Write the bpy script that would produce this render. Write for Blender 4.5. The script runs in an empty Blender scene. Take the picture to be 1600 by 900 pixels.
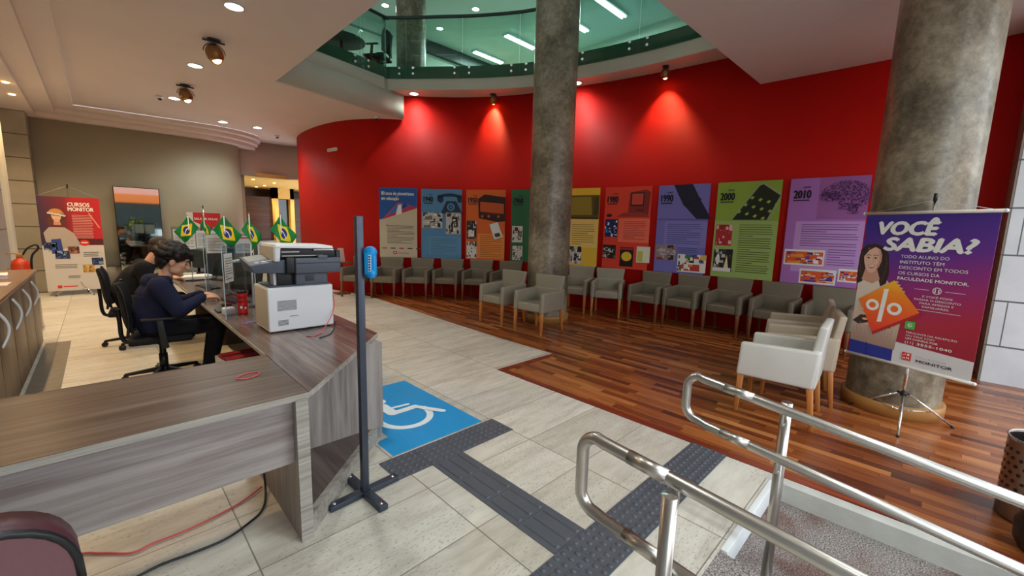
import bpy, bmesh, math, random
from mathutils import Vector, Matrix
random.seed(7)
C = bpy.context.scene.collection
PI = math.pi

# ---------------------------------------------------------------- camera
F, PITCH, ROLL, YAW, H = 650.0, .139, .0265, .790, 1.55
cp, sp = math.cos(PITCH), math.sin(PITCH)
fwd = Vector((math.cos(YAW)*cp, math.sin(YAW)*cp, -sp))
rt = Vector((math.sin(YAW), -math.cos(YAW), 0)); up = rt.cross(fwd)
r2 = math.cos(ROLL)*rt + math.sin(ROLL)*up; u2 = -math.sin(ROLL)*rt + math.cos(ROLL)*up
cam = bpy.data.cameras.new('camera'); co = bpy.data.objects.new('camera', cam); C.objects.link(co)
mw = Matrix((r2, u2, -fwd)).transposed().to_4x4(); mw.translation = (0, 0, H)
co.matrix_world = mw
cam.sensor_width = 36; cam.lens = F/1600*36; cam.clip_start = .02; cam.clip_end = 200
bpy.context.scene.camera = co

# ---------------------------------------------------------------- world, light, exposure
sc = bpy.context.scene
sc.view_settings.view_transform = 'Standard'
try: sc.view_settings.look = 'None'
except Exception: pass
sc.view_settings.gamma = 1; sc.view_settings.use_curve_mapping = False
sc.view_settings.exposure = 0.42
w = bpy.data.worlds.new('daylight'); sc.world = w; w.use_nodes = True
w.node_tree.nodes['Background'].inputs[0].default_value = (.80, .90, 1.0, 1)
w.node_tree.nodes['Background'].inputs[1].default_value = 3.1

def lamp(name, kind, loc, energy, color, size=.1, aim=None, spot=1.2, blend=.6, parent=None, sy=None):
    d = bpy.data.lights.new(name, kind); d.energy = energy; d.color = color
    if kind == 'AREA':
        d.size = size
        if sy: d.shape = 'RECTANGLE'; d.size_y = sy
        else: d.shape = 'DISK'
    else:
        d.shadow_soft_size = size
    if kind == 'SPOT': d.spot_size = spot; d.spot_blend = blend
    o = bpy.data.objects.new(name, d); C.objects.link(o); o.location = loc
    if aim is not None: o.rotation_euler = Vector(aim).to_track_quat('-Z', 'Y').to_euler()
    if parent: o.parent = parent
    return o
# portal of the open street front: it adds no light, it only guides the sky's
pt = lamp('entrance_daylight', 'AREA', (3, -2.6, 1.7), 1, (1, 1, 1), 10.5, (0, 1, 0), sy=4.6)
pt.data.cycles.is_portal = True

# ---------------------------------------------------------------- materials
def srgb(r, g, b):
    f = lambda c: (c/255/12.92) if c/255 <= .04045 else ((c/255+.055)/1.055)**2.4
    return (f(r), f(g), f(b), 1)
def mat(name, col, rough=.5, metal=0, bump=0, bscale=40, var=0, vscale=6, spec=.5, coat=0, emit=None, es=0, trans=0, alpha=1, ior=1.45):
    m = bpy.data.materials.new(name); m.use_nodes = True
    nt = m.node_tree; b = nt.nodes['Principled BSDF']
    if len(col) == 3: col = srgb(*col)
    b.inputs['Base Color'].default_value = col
    b.inputs['Roughness'].default_value = rough; b.inputs['Metallic'].default_value = metal
    b.inputs['Specular IOR Level'].default_value = spec; b.inputs['Coat Weight'].default_value = coat
    b.inputs['IOR'].default_value = ior
    if trans: b.inputs['Transmission Weight'].default_value = trans
    if alpha < 1: b.inputs['Alpha'].default_value = alpha
    if emit: b.inputs['Emission Color'].default_value = emit if len(emit) == 4 else srgb(*emit); b.inputs['Emission Strength'].default_value = es
    tc = nt.nodes.new('ShaderNodeTexCoord')
    n = nt.nodes.new('ShaderNodeTexNoise'); n.inputs['Scale'].default_value = vscale; n.inputs['Detail'].default_value = 5
    nt.links.new(tc.outputs['Object'], n.inputs['Vector'])
    mx = nt.nodes.new('ShaderNodeMix'); mx.data_type = 'RGBA'; mx.blend_type = 'MULTIPLY'
    mx.inputs[0].default_value = 1
    mx.inputs['A'].default_value = col
    mr = nt.nodes.new('ShaderNodeMapRange'); mr.inputs['From Min'].default_value = .3; mr.inputs['From Max'].default_value = .7
    mr.inputs['To Min'].default_value = 1-var; mr.inputs['To Max'].default_value = 1+var*.4
    nt.links.new(n.outputs['Fac'], mr.inputs['Value']); nt.links.new(mr.outputs[0], mx.inputs['B'])
    nt.links.new(mx.outputs['Result'], b.inputs['Base Color'])
    if bump:
        n2 = nt.nodes.new('ShaderNodeTexNoise'); n2.inputs['Scale'].default_value = bscale; n2.inputs['Detail'].default_value = 3
        nt.links.new(tc.outputs['Object'], n2.inputs['Vector'])
        bp = nt.nodes.new('ShaderNodeBump'); bp.inputs['Strength'].default_value = bump; bp.inputs['Distance'].default_value = .01
        nt.links.new(n2.outputs['Fac'], bp.inputs['Height']); nt.links.new(bp.outputs[0], b.inputs['Normal'])
    return m
def N(nt, t, **kw):
    n = nt.nodes.new(t)
    for k, v in kw.items():
        if k in n.inputs: n.inputs[k].default_value = v
        else: setattr(n, k, v)
    return n
def mth(nt, op, a, b=None, c=None):
    n = nt.nodes.new('ShaderNodeMath'); n.operation = op
    for i, x in enumerate((a, b, c)):
        if x is None: continue
        if isinstance(x, (int, float)): n.inputs[i].default_value = x
        else: nt.links.new(x, n.inputs[i])
    return n.outputs[0]
def ramp(nt, fac, stops):
    r = nt.nodes.new('ShaderNodeValToRGB'); e = r.color_ramp.elements
    while len(e) < len(stops): e.new(.5)
    for i, (p, c) in enumerate(stops): e[i].position = p; e[i].color = c if len(c) == 4 else srgb(*c)
    nt.links.new(fac, r.inputs[0]); return r.outputs[0]
def base_mat(name):
    m = bpy.data.materials.new(name); m.use_nodes = True; nt = m.node_tree
    b = nt.nodes['Principled BSDF']; tc = nt.nodes.new('ShaderNodeTexCoord')
    return m, nt, b, tc

def tile_mat():
    m, nt, b, tc = base_mat('travertine_tile')
    s = nt.nodes.new('ShaderNodeSeparateXYZ'); nt.links.new(tc.outputs['Object'], s.inputs[0])
    def joint(v, off, step, wd):
        q = mth(nt, 'DIVIDE', mth(nt, 'SUBTRACT', v, off), step)
        fr = mth(nt, 'FRACT', q); d = mth(nt, 'ABSOLUTE', mth(nt, 'SUBTRACT', fr, .5))
        return mth(nt, 'GREATER_THAN', d, .5-wd/step), mth(nt, 'FLOOR', q)
    jx, ix = joint(s.outputs[0], .40, .888, .0032); jy, iy = joint(s.outputs[1], 1.512, .457, .0026)
    j = mth(nt, 'MAXIMUM', jx, jy)
    cmb = nt.nodes.new('ShaderNodeCombineXYZ'); nt.links.new(ix, cmb.inputs[0]); nt.links.new(iy, cmb.inputs[1])
    wn = nt.nodes.new('ShaderNodeTexWhiteNoise'); nt.links.new(cmb.outputs[0], wn.inputs['Vector'])
    mp = nt.nodes.new('ShaderNodeMapping'); mp.inputs['Scale'].default_value = (1.6, 7, 1); nt.links.new(tc.outputs['Object'], mp.inputs[0])
    va = N(nt, 'ShaderNodeVectorMath', operation='ADD'); nt.links.new(mp.outputs[0], va.inputs[0]); nt.links.new(wn.outputs['Color'], va.inputs[1])
    n1 = N(nt, 'ShaderNodeTexNoise', Scale=1.6, Detail=7, Roughness=.65); nt.links.new(va.outputs[0], n1.inputs['Vector'])
    mp2 = nt.nodes.new('ShaderNodeMapping'); mp2.inputs['Scale'].default_value = (38, 95, 1); nt.links.new(tc.outputs['Object'], mp2.inputs[0])
    n2 = N(nt, 'ShaderNodeTexNoise', Scale=1.0, Detail=3, Roughness=.6); nt.links.new(mp2.outputs[0], n2.inputs['Vector'])
    n3 = N(nt, 'ShaderNodeTexNoise', Scale=1.7, Detail=2); nt.links.new(tc.outputs['Object'], n3.inputs['Vector'])
    pit = mth(nt, 'MULTIPLY', mth(nt, 'GREATER_THAN', n2.outputs['Fac'], .60), mth(nt, 'GREATER_THAN', n3.outputs['Fac'], .46))
    c = ramp(nt, n1.outputs['Fac'], [(.25, (184, 177, 163)), (.5, (212, 207, 195)), (.75, (228, 225, 214))])
    def mix(f, a, bb, t='MIX'):
        x = nt.nodes.new('ShaderNodeMix'); x.data_type = 'RGBA'; x.blend_type = t
        if isinstance(f, float): x.inputs[0].default_value = f
        else: nt.links.new(f, x.inputs[0])
        for k, v in (('A', a), ('B', bb)):
            if isinstance(v, tuple): x.inputs[k].default_value = v
            else: nt.links.new(v, x.inputs[k])
        return x.outputs['Result']
    tint = ramp(nt, wn.outputs['Value'], [(0, (232, 230, 226)), (1, (255, 255, 255))])
    c = mix(1.0, c, tint, 'MULTIPLY')
    c = mix(mth(nt, 'MULTIPLY', pit, .42), c, srgb(112, 108, 100)); c = mix(mth(nt, 'MULTIPLY', j, .8), c, srgb(88, 84, 76))
    nt.links.new(c, b.inputs['Base Color']); b.inputs['Roughness'].default_value = .38
    bp = nt.nodes.new('ShaderNodeBump'); bp.inputs['Strength'].default_value = .35; bp.inputs['Distance'].default_value = .004
    nt.links.new(mth(nt, 'SUBTRACT', 1.0, mth(nt, 'MAXIMUM', pit, j)), bp.inputs['Height']); nt.links.new(bp.outputs[0], b.inputs['Normal'])
    return m
def parquet_mat():
    m, nt, b, tc = base_mat('parquet_wood')
    s = nt.nodes.new('ShaderNodeSeparateXYZ'); nt.links.new(tc.outputs['Object'], s.inputs[0])
    qx = mth(nt, 'DIVIDE', s.outputs[0], .072); ix = mth(nt, 'FLOOR', qx); fx = mth(nt, 'FRACT', qx)
    w1 = nt.nodes.new('ShaderNodeTexWhiteNoise'); w1.noise_dimensions = '1D'; nt.links.new(ix, w1.inputs['W'])
    qy = mth(nt, 'ADD', mth(nt, 'DIVIDE', s.outputs[1], .62), mth(nt, 'MULTIPLY', w1.outputs['Value'], 7.3))
    iy = mth(nt, 'FLOOR', qy); fy = mth(nt, 'FRACT', qy)
    cmb = nt.nodes.new('ShaderNodeCombineXYZ'); nt.links.new(ix, cmb.inputs[0]); nt.links.new(iy, cmb.inputs[1])
    w2 = nt.nodes.new('ShaderNodeTexWhiteNoise'); nt.links.new(cmb.outputs[0], w2.inputs['Vector'])
    c = ramp(nt, w2.outputs['Value'], [(0, (96, 46, 24)), (.15, (134, 68, 34)), (.45, (164, 90, 44)), (.75, (184, 108, 56)), (1, (208, 136, 78))])
    mp = nt.nodes.new('ShaderNodeMapping'); mp.inputs['Scale'].default_value = (60, 3.5, 1); nt.links.new(tc.outputs['Object'], mp.inputs[0])
    va = N(nt, 'ShaderNodeVectorMath', operation='ADD'); nt.links.new(mp.outputs[0], va.inputs[0])
    sc_ = N(nt, 'ShaderNodeVectorMath', operation='SCALE'); sc_.inputs['Scale'].default_value = 9; nt.links.new(w2.outputs['Color'], sc_.inputs[0]); nt.links.new(sc_.outputs[0], va.inputs[1])
    n1 = N(nt, 'ShaderNodeTexNoise', Scale=1, Detail=5, Roughness=.6); nt.links.new(va.outputs[0], n1.inputs['Vector'])
    g = ramp(nt, n1.outputs['Fac'], [(.3, (185, 185, 185)), (.7, (255, 255, 255))])
    x = nt.nodes.new('ShaderNodeMix'); x.data_type = 'RGBA'; x.blend_type = 'MULTIPLY'; x.inputs[0].default_value = 1
    nt.links.new(c, x.inputs['A']); nt.links.new(g, x.inputs['B'])
    jn = mth(nt, 'MAXIMUM', mth(nt, 'LESS_THAN', fx, .02), mth(nt, 'LESS_THAN', fy, .004))
    x2 = nt.nodes.new('ShaderNodeMix'); x2.data_type = 'RGBA'; nt.links.new(mth(nt, 'MULTIPLY', jn, .7), x2.inputs[0])
    nt.links.new(x.outputs['Result'], x2.inputs['A']); x2.inputs['B'].default_value = srgb(60, 24, 12)
    nt.links.new(x2.outputs['Result'], b.inputs['Base Color'])
    b.inputs['Roughness'].default_value = .27; b.inputs['Specular IOR Level'].default_value = .55
    return m
def grain_mat(name, cols, axis=0, rough=.35, stretch=30, along=1.6):
    m, nt, b, tc = base_mat(name)
    mp = nt.nodes.new('ShaderNodeMapping'); sc3 = [stretch]*3; sc3[axis] = along; mp.inputs['Scale'].default_value = sc3
    nt.links.new(tc.outputs['Object'], mp.inputs[0])
    n = N(nt, 'ShaderNodeTexNoise', Scale=1, Detail=6, Roughness=.6, Distortion=.3); nt.links.new(mp.outputs[0], n.inputs['Vector'])
    sc3b = [9]*3; sc3b[axis] = .5
    mp2 = nt.nodes.new('ShaderNodeMapping'); mp2.inputs['Scale'].default_value = sc3b; nt.links.new(tc.outputs['Object'], mp2.inputs[0])
    n2 = N(nt, 'ShaderNodeTexNoise', Scale=1, Detail=2); nt.links.new(mp2.outputs[0], n2.inputs['Vector'])
    f = mth(nt, 'ADD', mth(nt, 'MULTIPLY', n.outputs['Fac'], .6), mth(nt, 'MULTIPLY', n2.outputs['Fac'], .4))
    nt.links.new(ramp(nt, f, [(.36, cols[0]), (.5, cols[1]), (.64, cols[2])]), b.inputs['Base Color'])
    b.inputs['Roughness'].default_value = rough
    return m
def concrete_mat():
    m, nt, b, tc = base_mat('polished_concrete')
    n = N(nt, 'ShaderNodeTexNoise', Scale=1.6, Detail=8, Roughness=.62); nt.links.new(tc.outputs['Object'], n.inputs['Vector'])
    v = N(nt, 'ShaderNodeTexNoise', Scale=14, Detail=8, Roughness=.75); nt.links.new(tc.outputs['Object'], v.inputs['Vector'])
    f = mth(nt, 'ADD', mth(nt, 'MULTIPLY', n.outputs['Fac'], .6), mth(nt, 'MULTIPLY', v.outputs['Fac'], .4))
    nt.links.new(ramp(nt, f, [(.36, (72, 64, 50)), (.46, (114, 104, 85)), (.54, (146, 135, 113)), (.64, (180, 170, 148))]), b.inputs['Base Color'])
    b.inputs['Roughness'].default_value = .3
    bp = nt.nodes.new('ShaderNodeBump'); bp.inputs['Strength'].default_value = .15; bp.inputs['Distance'].default_value = .01
    nt.links.new(v.outputs['Fac'], bp.inputs['Height']); nt.links.new(bp.outputs[0], b.inputs['Normal'])
    return m
def granite_mat():
    m, nt, b, tc = base_mat('pink_granite')
    v = N(nt, 'ShaderNodeTexNoise', Scale=130, Detail=2); nt.links.new(tc.outputs['Object'], v.inputs['Vector'])
    n = N(nt, 'ShaderNodeTexNoise', Scale=2.2, Detail=3); nt.links.new(tc.outputs['Object'], n.inputs['Vector'])
    c1 = ramp(nt, v.outputs['Fac'], [(.38, (84, 78, 74)), (.5, (134, 126, 122)), (.62, (172, 164, 160))])
    c2 = ramp(nt, n.outputs['Fac'], [(.52, (255, 255, 255)), (.66, (214, 180, 172))])
    x = nt.nodes.new('ShaderNodeMix'); x.data_type = 'RGBA'; x.blend_type = 'MULTIPLY'; x.inputs[0].default_value = 1
    nt.links.new(c1, x.inputs['A']); nt.links.new(c2, x.inputs['B']); nt.links.new(x.outputs['Result'], b.inputs['Base Color'])
    b.inputs['Roughness'].default_value = .75
    return m
def block_mat(name, col, groove, zs, z0, xs=None, axis=1, rough=.45):
    # stone cladding with grooves every zs metres
    m, nt, b, tc = base_mat(name)
    s = nt.nodes.new('ShaderNodeSeparateXYZ'); nt.links.new(tc.outputs['Object'], s.inputs[0])
    q = mth(nt, 'DIVIDE', mth(nt, 'SUBTRACT', s.outputs[2], z0), zs); fz = mth(nt, 'FRACT', q); iz = mth(nt, 'FLOOR', q)
    g = mth(nt, 'LESS_THAN', fz, .018/zs)
    if xs:
        a = mth(nt, 'FRACT', mth(nt, 'ADD', mth(nt, 'DIVIDE', s.outputs[axis], xs), mth(nt, 'MULTIPLY', iz, .5)))
        g = mth(nt, 'MAXIMUM', g, mth(nt, 'LESS_THAN', a, .010/xs))
    n = N(nt, 'ShaderNodeTexNoise', Scale=3, Detail=8, Roughness=.6); nt.links.new(tc.outputs['Object'], n.inputs['Vector'])
    c = ramp(nt, n.outputs['Fac'], [(.3, tuple(int(k*.93) for k in col)), (.7, col)])
    x = nt.nodes.new('ShaderNodeMix'); x.data_type = 'RGBA'; nt.links.new(g, x.inputs[0]); nt.links.new(c, x.inputs['A']); x.inputs['B'].default_value = srgb(*groove)
    nt.links.new(x.outputs['Result'], b.inputs['Base Color']); b.inputs['Roughness'].default_value = rough
    bp = nt.nodes.new('ShaderNodeBump'); bp.inputs['Strength'].default_value = .5; bp.inputs['Distance'].default_value = .01
    nt.links.new(mth(nt, 'SUBTRACT', 1.0, g), bp.inputs['Height']); nt.links.new(bp.outputs[0], b.inputs['Normal'])
    return m
def gradient_mat(name, axis, a, b_, stops, rough=.5, diag=None):
    m, nt, b, tc = base_mat(name)
    s = nt.nodes.new('ShaderNodeSeparateXYZ'); nt.links.new(tc.outputs['Object'], s.inputs[0])
    v = s.outputs[axis]
    if diag: v = mth(nt, 'ADD', v, mth(nt, 'MULTIPLY', s.outputs[diag[0]], diag[1]))
    f = mth(nt, 'DIVIDE', mth(nt, 'SUBTRACT', v, a), b_-a)
    nt.links.new(ramp(nt, f, stops), b.inputs['Base Color']); b.inputs['Roughness'].default_value = rough
    return m
def glass_mat(name, col, rough=0.0, tint=.5):
    # thin sheet glass: clear body with fresnel reflections
    m = bpy.data.materials.new(name); m.use_nodes = True; nt = m.node_tree
    for n in list(nt.nodes): nt.nodes.remove(n)
    out = nt.nodes.new('ShaderNodeOutputMaterial'); mx = nt.nodes.new('ShaderNodeMixShader')
    tr = nt.nodes.new('ShaderNodeBsdfTransparent'); tr.inputs[0].default_value = col if len(col) == 4 else srgb(*col)
    gl = nt.nodes.new('ShaderNodeBsdfGlossy'); gl.inputs['Roughness'].default_value = rough
    lw = nt.nodes.new('ShaderNodeLayerWeight'); lw.inputs[0].default_value = .5
    fr = mth(nt, 'ADD', mth(nt, 'MULTIPLY', mth(nt, 'POWER', lw.outputs['Facing'], 4.0), .6), .03)
    nt.links.new(fr, mx.inputs[0]); nt.links.new(tr.outputs[0], mx.inputs[1]); nt.links.new(gl.outputs[0], mx.inputs[2])
    nt.links.new(mx.outputs[0], out.inputs[0]); return m

M = {}
M['tile'] = tile_mat(); M['parquet'] = parquet_mat(); M['concrete'] = concrete_mat(); M['granite'] = granite_mat()
M['white_paint'] = mat('ceiling_paint', (226, 214, 208), .7, var=.04, vscale=1)
M['cream_paint'] = mat('cream_paint', (204, 200, 186), .6, var=.04, vscale=1)
M['wall_far'] = mat('sage_paint', (172, 168, 146), .6, var=.04, vscale=1)
M['red_wall'] = mat('red_paint', (200, 22, 13), .6, var=.06, vscale=1.2, spec=.25)
M['desk_top'] = grain_mat('desk_laminate_x', [(70, 55, 47), (95, 78, 69), (120, 104, 95)], 0, .3)
M['desk_top_y'] = grain_mat('desk_laminate_y', [(84, 68, 64), (110, 94, 88), (136, 120, 112)], 1, .22)
M['desk_side'] = grain_mat('desk_laminate_side', [(122, 110, 106), (150, 141, 137), (172, 164, 160)], 0, .45)
M['desk_side_z'] = grain_mat('desk_laminate_upright', [(118, 108, 102), (146, 138, 132), (168, 160, 154)], 2, .45)
M['desk_edge'] = grain_mat('desk_edge_band', [(128, 122, 112), (158, 153, 143), (182, 177, 167)], 0, .45, 60)
M['desk_dark'] = grain_mat('desk_laminate_shelf', [(70, 58, 56), (92, 80, 76), (112, 99, 94)], 1, .4)
M['cabinet'] = grain_mat('cabinet_wood', [(76, 54, 36), (98, 72, 50), (120, 90, 64)], 2, .4)
M['cabinet_top'] = grain_mat('cabinet_top_wood', [(92, 62, 44), (118, 82, 60), (140, 100, 74)], 1, .3)
M['leg_wood'] = grain_mat('chair_leg_wood', [(150, 88, 36), (182, 112, 52), (202, 134, 70)], 2, .4, 40, 3)
M['leg_dark'] = grain_mat('chair_leg_brown', [(92, 50, 24), (118, 68, 34), (140, 84, 44)], 2, .4, 40, 3)
M['leather'] = mat('taupe_leather', (118, 109, 92), .42, bump=.12, bscale=160, var=.06)
M['leather_lit'] = mat('lit_taupe_leather', (146, 138, 121), .42, bump=.12, bscale=160, var=.05)  # the same taupe, made paler: the light on it is in the colour
M['leather_daylit'] = mat('daylit_taupe_leather', (188, 174, 152), .5, bump=.12, bscale=160, var=.05)  # taupe chairs near the entrance, daylight painted into the leather as beige
M['leather_daylit_white'] = mat('bright_daylit_leather', (206, 204, 196), .5, bump=.1, bscale=160, var=.04)  # taupe leather again, strong daylight painted in as off-white
M['steel'] = mat('brushed_steel', (196, 192, 184), .3, 1, var=.05, vscale=30)
M['steel_dark'] = mat('perforated_steel', (150, 142, 134), .32, 1)
M['chrome'] = mat('chrome', (230, 230, 230), .12, 1)
M['alu'] = mat('white_aluminium', (214, 214, 214), .35, .3)
M['black'] = mat('black_plastic', (24, 25, 28), .4)
M['black_soft'] = mat('black_fabric', (20, 21, 25), .9, bump=.2, bscale=200)
M['black_metal'] = mat('black_metal', (74, 80, 92), .38, .6, var=.1, vscale=20)
M['charcoal'] = mat('charcoal_plastic', (84, 90, 102), .45)
M['dkgrey'] = mat('dark_grey_plastic', (52, 55, 62), .4)
M['white'] = mat('white_plastic', (226, 228, 230), .4)
M['offwhite'] = mat('cream_plastic', (205, 198, 184), .5)
M['paper'] = mat('white_paper', (226, 226, 222), .8)
M['rubber'] = mat('tactile_rubber', (84, 88, 96), .42, var=.08, vscale=12)
M['blue_mat'] = mat('blue_floor_vinyl', (8, 150, 214), .4, var=.03)
M['blue_plastic'] = mat('blue_plastic', (20, 150, 222), .35)
M['gold_glow'] = mat('brass_lamp', (150, 112, 74), .3, .8)
M['ring_wood'] = mat('yellow_skirting_wood', (176, 126, 66), .4, var=.15, vscale=5)
M['green_slab'] = mat('green_slab_edge', (70, 112, 92), .5)
M['glass'] = glass_mat('green_glass', (226, 242, 236))
M['acrylic'] = glass_mat('clear_acrylic', (232, 240, 244))
M['skin'] = mat('skin', (214, 160, 128), .5, var=.05)
M['hair'] = mat('black_hair', (20, 16, 15), .5, bump=.6, bscale=120)
M['hair_brown'] = mat('brown_hair', (44, 32, 26), .6, bump=.5, bscale=120)
M['navy'] = mat('navy_fleece', (24, 30, 62), .95, bump=.15, bscale=60, var=.1)
M['blackcloth'] = mat('black_cloth', (18, 19, 26), .95, bump=.15, bscale=60)
M['lamp_white'] = mat('downlight_glow', (255, 255, 255), .5, emit=(235, 255, 245), es=14)
M['lamp_warm'] = mat('warm_bulb_glow', (255, 220, 150), .5, emit=(255, 190, 90), es=16)
M['tube'] = mat('office_tube_glow', (255, 255, 255), .5, emit=(225, 250, 255), es=7)
M['red_bottle'] = mat('red_plastic', (200, 30, 28), .35)
M['ext_red'] = mat('orange_red_enamel', (206, 66, 30), .35)
M['maroon'] = mat('burgundy_leather', (112, 76, 80), .45, bump=.1, bscale=120)
M['maroon_d'] = mat('dark_burgundy_leather', (78, 42, 50), .4, bump=.1, bscale=120)
M['cable_red'] = mat('red_cable', (214, 92, 92), .5)
M['cable_black'] = mat('black_cable', (36, 38, 44), .45)
M['terra'] = mat('maroon_curb', (150, 140, 130), .6)
M['curb'] = mat('curb_concrete', (196, 196, 188), .7, var=.12, vscale=9, bump=.2)
M['riser_white'] = mat('white_riser_paint', (228, 232, 232), .5, var=.04)
M['floor_trim'] = mat('grey_marble_strip', (120, 112, 102), .4, var=.2, vscale=10)
M['lobby_yellow'] = mat('yellow_lobby_paint', (228, 192, 116), .6)
M['lobby_wood'] = grain_mat('dark_lobby_wood', [(44, 28, 20), (62, 42, 30), (80, 56, 40)], 0, .3)
M['brick_white'] = block_mat('white_stone_block', (222, 224, 226), (96, 100, 104), .50, .41, .62, 1)
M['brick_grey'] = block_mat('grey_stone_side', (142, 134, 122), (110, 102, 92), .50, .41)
M['stone_left'] = block_mat('beige_stone_block', (164, 158, 142), (70, 62, 52), .45, .0)
M['stone_left_b'] = block_mat('grey_stone_block', (150, 148, 146), (70, 66, 60), .62, .1)
M['office_wall'] = mat('office_wall_green', (196, 210, 196), .6)
M['office_blue'] = mat('office_blue_panel', (60, 120, 160), .4)
M['grey_glass_dark'] = mat('dark_glass', (40, 48, 46), .05, spec=.8)

def flat(name, rgb, rough=.55): 
    if name not in M: M[name] = mat('print_'+name, rgb, rough)
    return M[name]

# ---------------------------------------------------------------- mesh helpers
class MB:
    def __init__(s, *mats): s.bm = bmesh.new(); s.mats = list(mats); s.mi = 0
    def m(s, mt):
        if mt not in s.mats: s.mats.append(mt)
        s.mi = s.mats.index(mt); return s
    def _tag(s, faces, smooth=False):
        for f in faces: f.material_index = s.mi; f.smooth = smooth
    def hexa(s, c, bevel=0, seg=2, smooth=None):
        t = bmesh.new(); v = [t.verts.new(p) for p in c]
        for q in ((0, 3, 2, 1), (4, 5, 6, 7), (0, 1, 5, 4), (1, 2, 6, 5), (2, 3, 7, 6), (3, 0, 4, 7)): t.faces.new([v[i] for i in q])
        bmesh.ops.recalc_face_normals(t, faces=t.faces)
        if bevel: bmesh.ops.bevel(t, geom=t.edges[:]+t.verts[:], offset=bevel, segments=seg, profile=.6, affect='EDGES', clamp_overlap=True)
        s.merge(t, bool(bevel) if smooth is None else smooth); return s
    def box(s, x0, x1, y0, y1, z0, z1, bevel=0, seg=2):
        return s.hexa([(x0, y0, z0), (x1, y0, z0), (x1, y1, z0), (x0, y1, z0), (x0, y0, z1), (x1, y0, z1), (x1, y1, z1), (x0, y1, z1)], bevel, seg)
    def merge(s, t, smooth=False, mtx=None):
        if mtx is not None: bmesh.ops.transform(t, matrix=mtx, verts=t.verts)
        mp = {v: s.bm.verts.new(v.co) for v in t.verts}
        for f in t.faces:
            try: g = s.bm.faces.new([mp[v] for v in f.verts]); g.material_index = s.mi; g.smooth = smooth
            except ValueError: pass
        t.free()
    def cyl(s, a, b, r0, r1=None, n=20, caps=True, smooth=True):
        a = Vector(a); b = Vector(b); r1 = r0 if r1 is None else r1
        d = (b-a).normalized(); q = d.to_track_quat('Z', 'Y').to_matrix()
        ra = [s.bm.verts.new(a+q@Vector((r0*math.cos(2*PI*i/n), r0*math.sin(2*PI*i/n), 0))) for i in range(n)]
        rb = [s.bm.verts.new(b+q@Vector((r1*math.cos(2*PI*i/n), r1*math.sin(2*PI*i/n), 0))) for i in range(n)]
        fs = [s.bm.faces.new((ra[i], ra[(i+1) % n], rb[(i+1) % n], rb[i])) for i in range(n)]; s._tag(fs, smooth)
        if caps: s._tag([s.bm.faces.new(ra[::-1]), s.bm.faces.new(rb)])
        return s
    def tube(s, pts, r, n=12, caps=True, radii=None):
        P = [Vector(p) for p in pts]; rings = []; prev = None
        for i, p in enumerate(P):
            d = ((P[i+1]-p) if i == 0 else (p-P[i-1]) if i == len(P)-1 else (P[i+1]-p).normalized()+(p-P[i-1]).normalized()).normalized()
            if prev is None: x = d.orthogonal().normalized()
            else: x = (prev-d*prev.dot(d)).normalized()
            prev = x; y = d.cross(x); rr = radii[i] if radii else r
            rings.append([s.bm.verts.new(p+rr*(math.cos(2*PI*k/n)*x+math.sin(2*PI*k/n)*y)) for k in range(n)])
        for a, b in zip(rings[:-1], rings[1:]):
            s._tag([s.bm.faces.new((a[k], a[(k+1) % n], b[(k+1) % n], b[k])) for k in range(n)], True)
        if caps: s._tag([s.bm.faces.new(rings[0][::-1]), s.bm.faces.new(rings[-1])])
        return s
    def lathe(s, prof, c=(0, 0, 0), n=24, smooth=True, a0=0, a1=2*PI):
        c = Vector(c); full = abs(a1-a0-2*PI) < 1e-6; k = n if full else n+1
        R = [[s.bm.verts.new(c+Vector((r*math.cos(a0+(a1-a0)*i/n), r*math.sin(a0+(a1-a0)*i/n), z))) for i in range(k)] for r, z in prof]
        for a, b in zip(R[:-1], R[1:]):
            for i in range(n):
                j = (i+1) % k
                try: f = s.bm.faces.new((a[i], a[j], b[j], b[i])); f.material_index = s.mi; f.smooth = smooth
                except ValueError: pass
        return s
    def ball(s, c, r, seg=16, mtx=None):
        t = bmesh.new(); bmesh.ops.create_uvsphere(t, u_segments=seg, v_segments=max(8, seg//2), radius=1)
        if isinstance(r, (int, float)): r = (r, r, r)
        mm = Matrix.Translation(c) @ (mtx.to_4x4() if mtx is not None else Matrix.Identity(4)) @ Matrix.Diagonal((*r, 1))
        s.merge(t, True, mm); return s
    def prism(s, poly, z0, z1, bevel=0):
        # poly counter-clockwise in xy
        t = bmesh.new(); a = [t.verts.new((x, y, z0)) for x, y in poly]; b = [t.verts.new((x, y, z1)) for x, y in poly]; n = len(poly)
        t.faces.new(a[::-1]); t.faces.new(b)
        for i in range(n): t.faces.new((a[i], a[(i+1) % n], b[(i+1) % n], b[i]))
        bmesh.ops.recalc_face_normals(t, faces=t.faces)
        if bevel: bmesh.ops.bevel(t, geom=t.edges[:], offset=bevel, segments=2, affect='EDGES', clamp_overlap=True)
        s.merge(t); return s
    def quad(s, *p):
        f = s.bm.faces.new([s.bm.verts.new(q) for q in p]); s._tag([f]); return s
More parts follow.
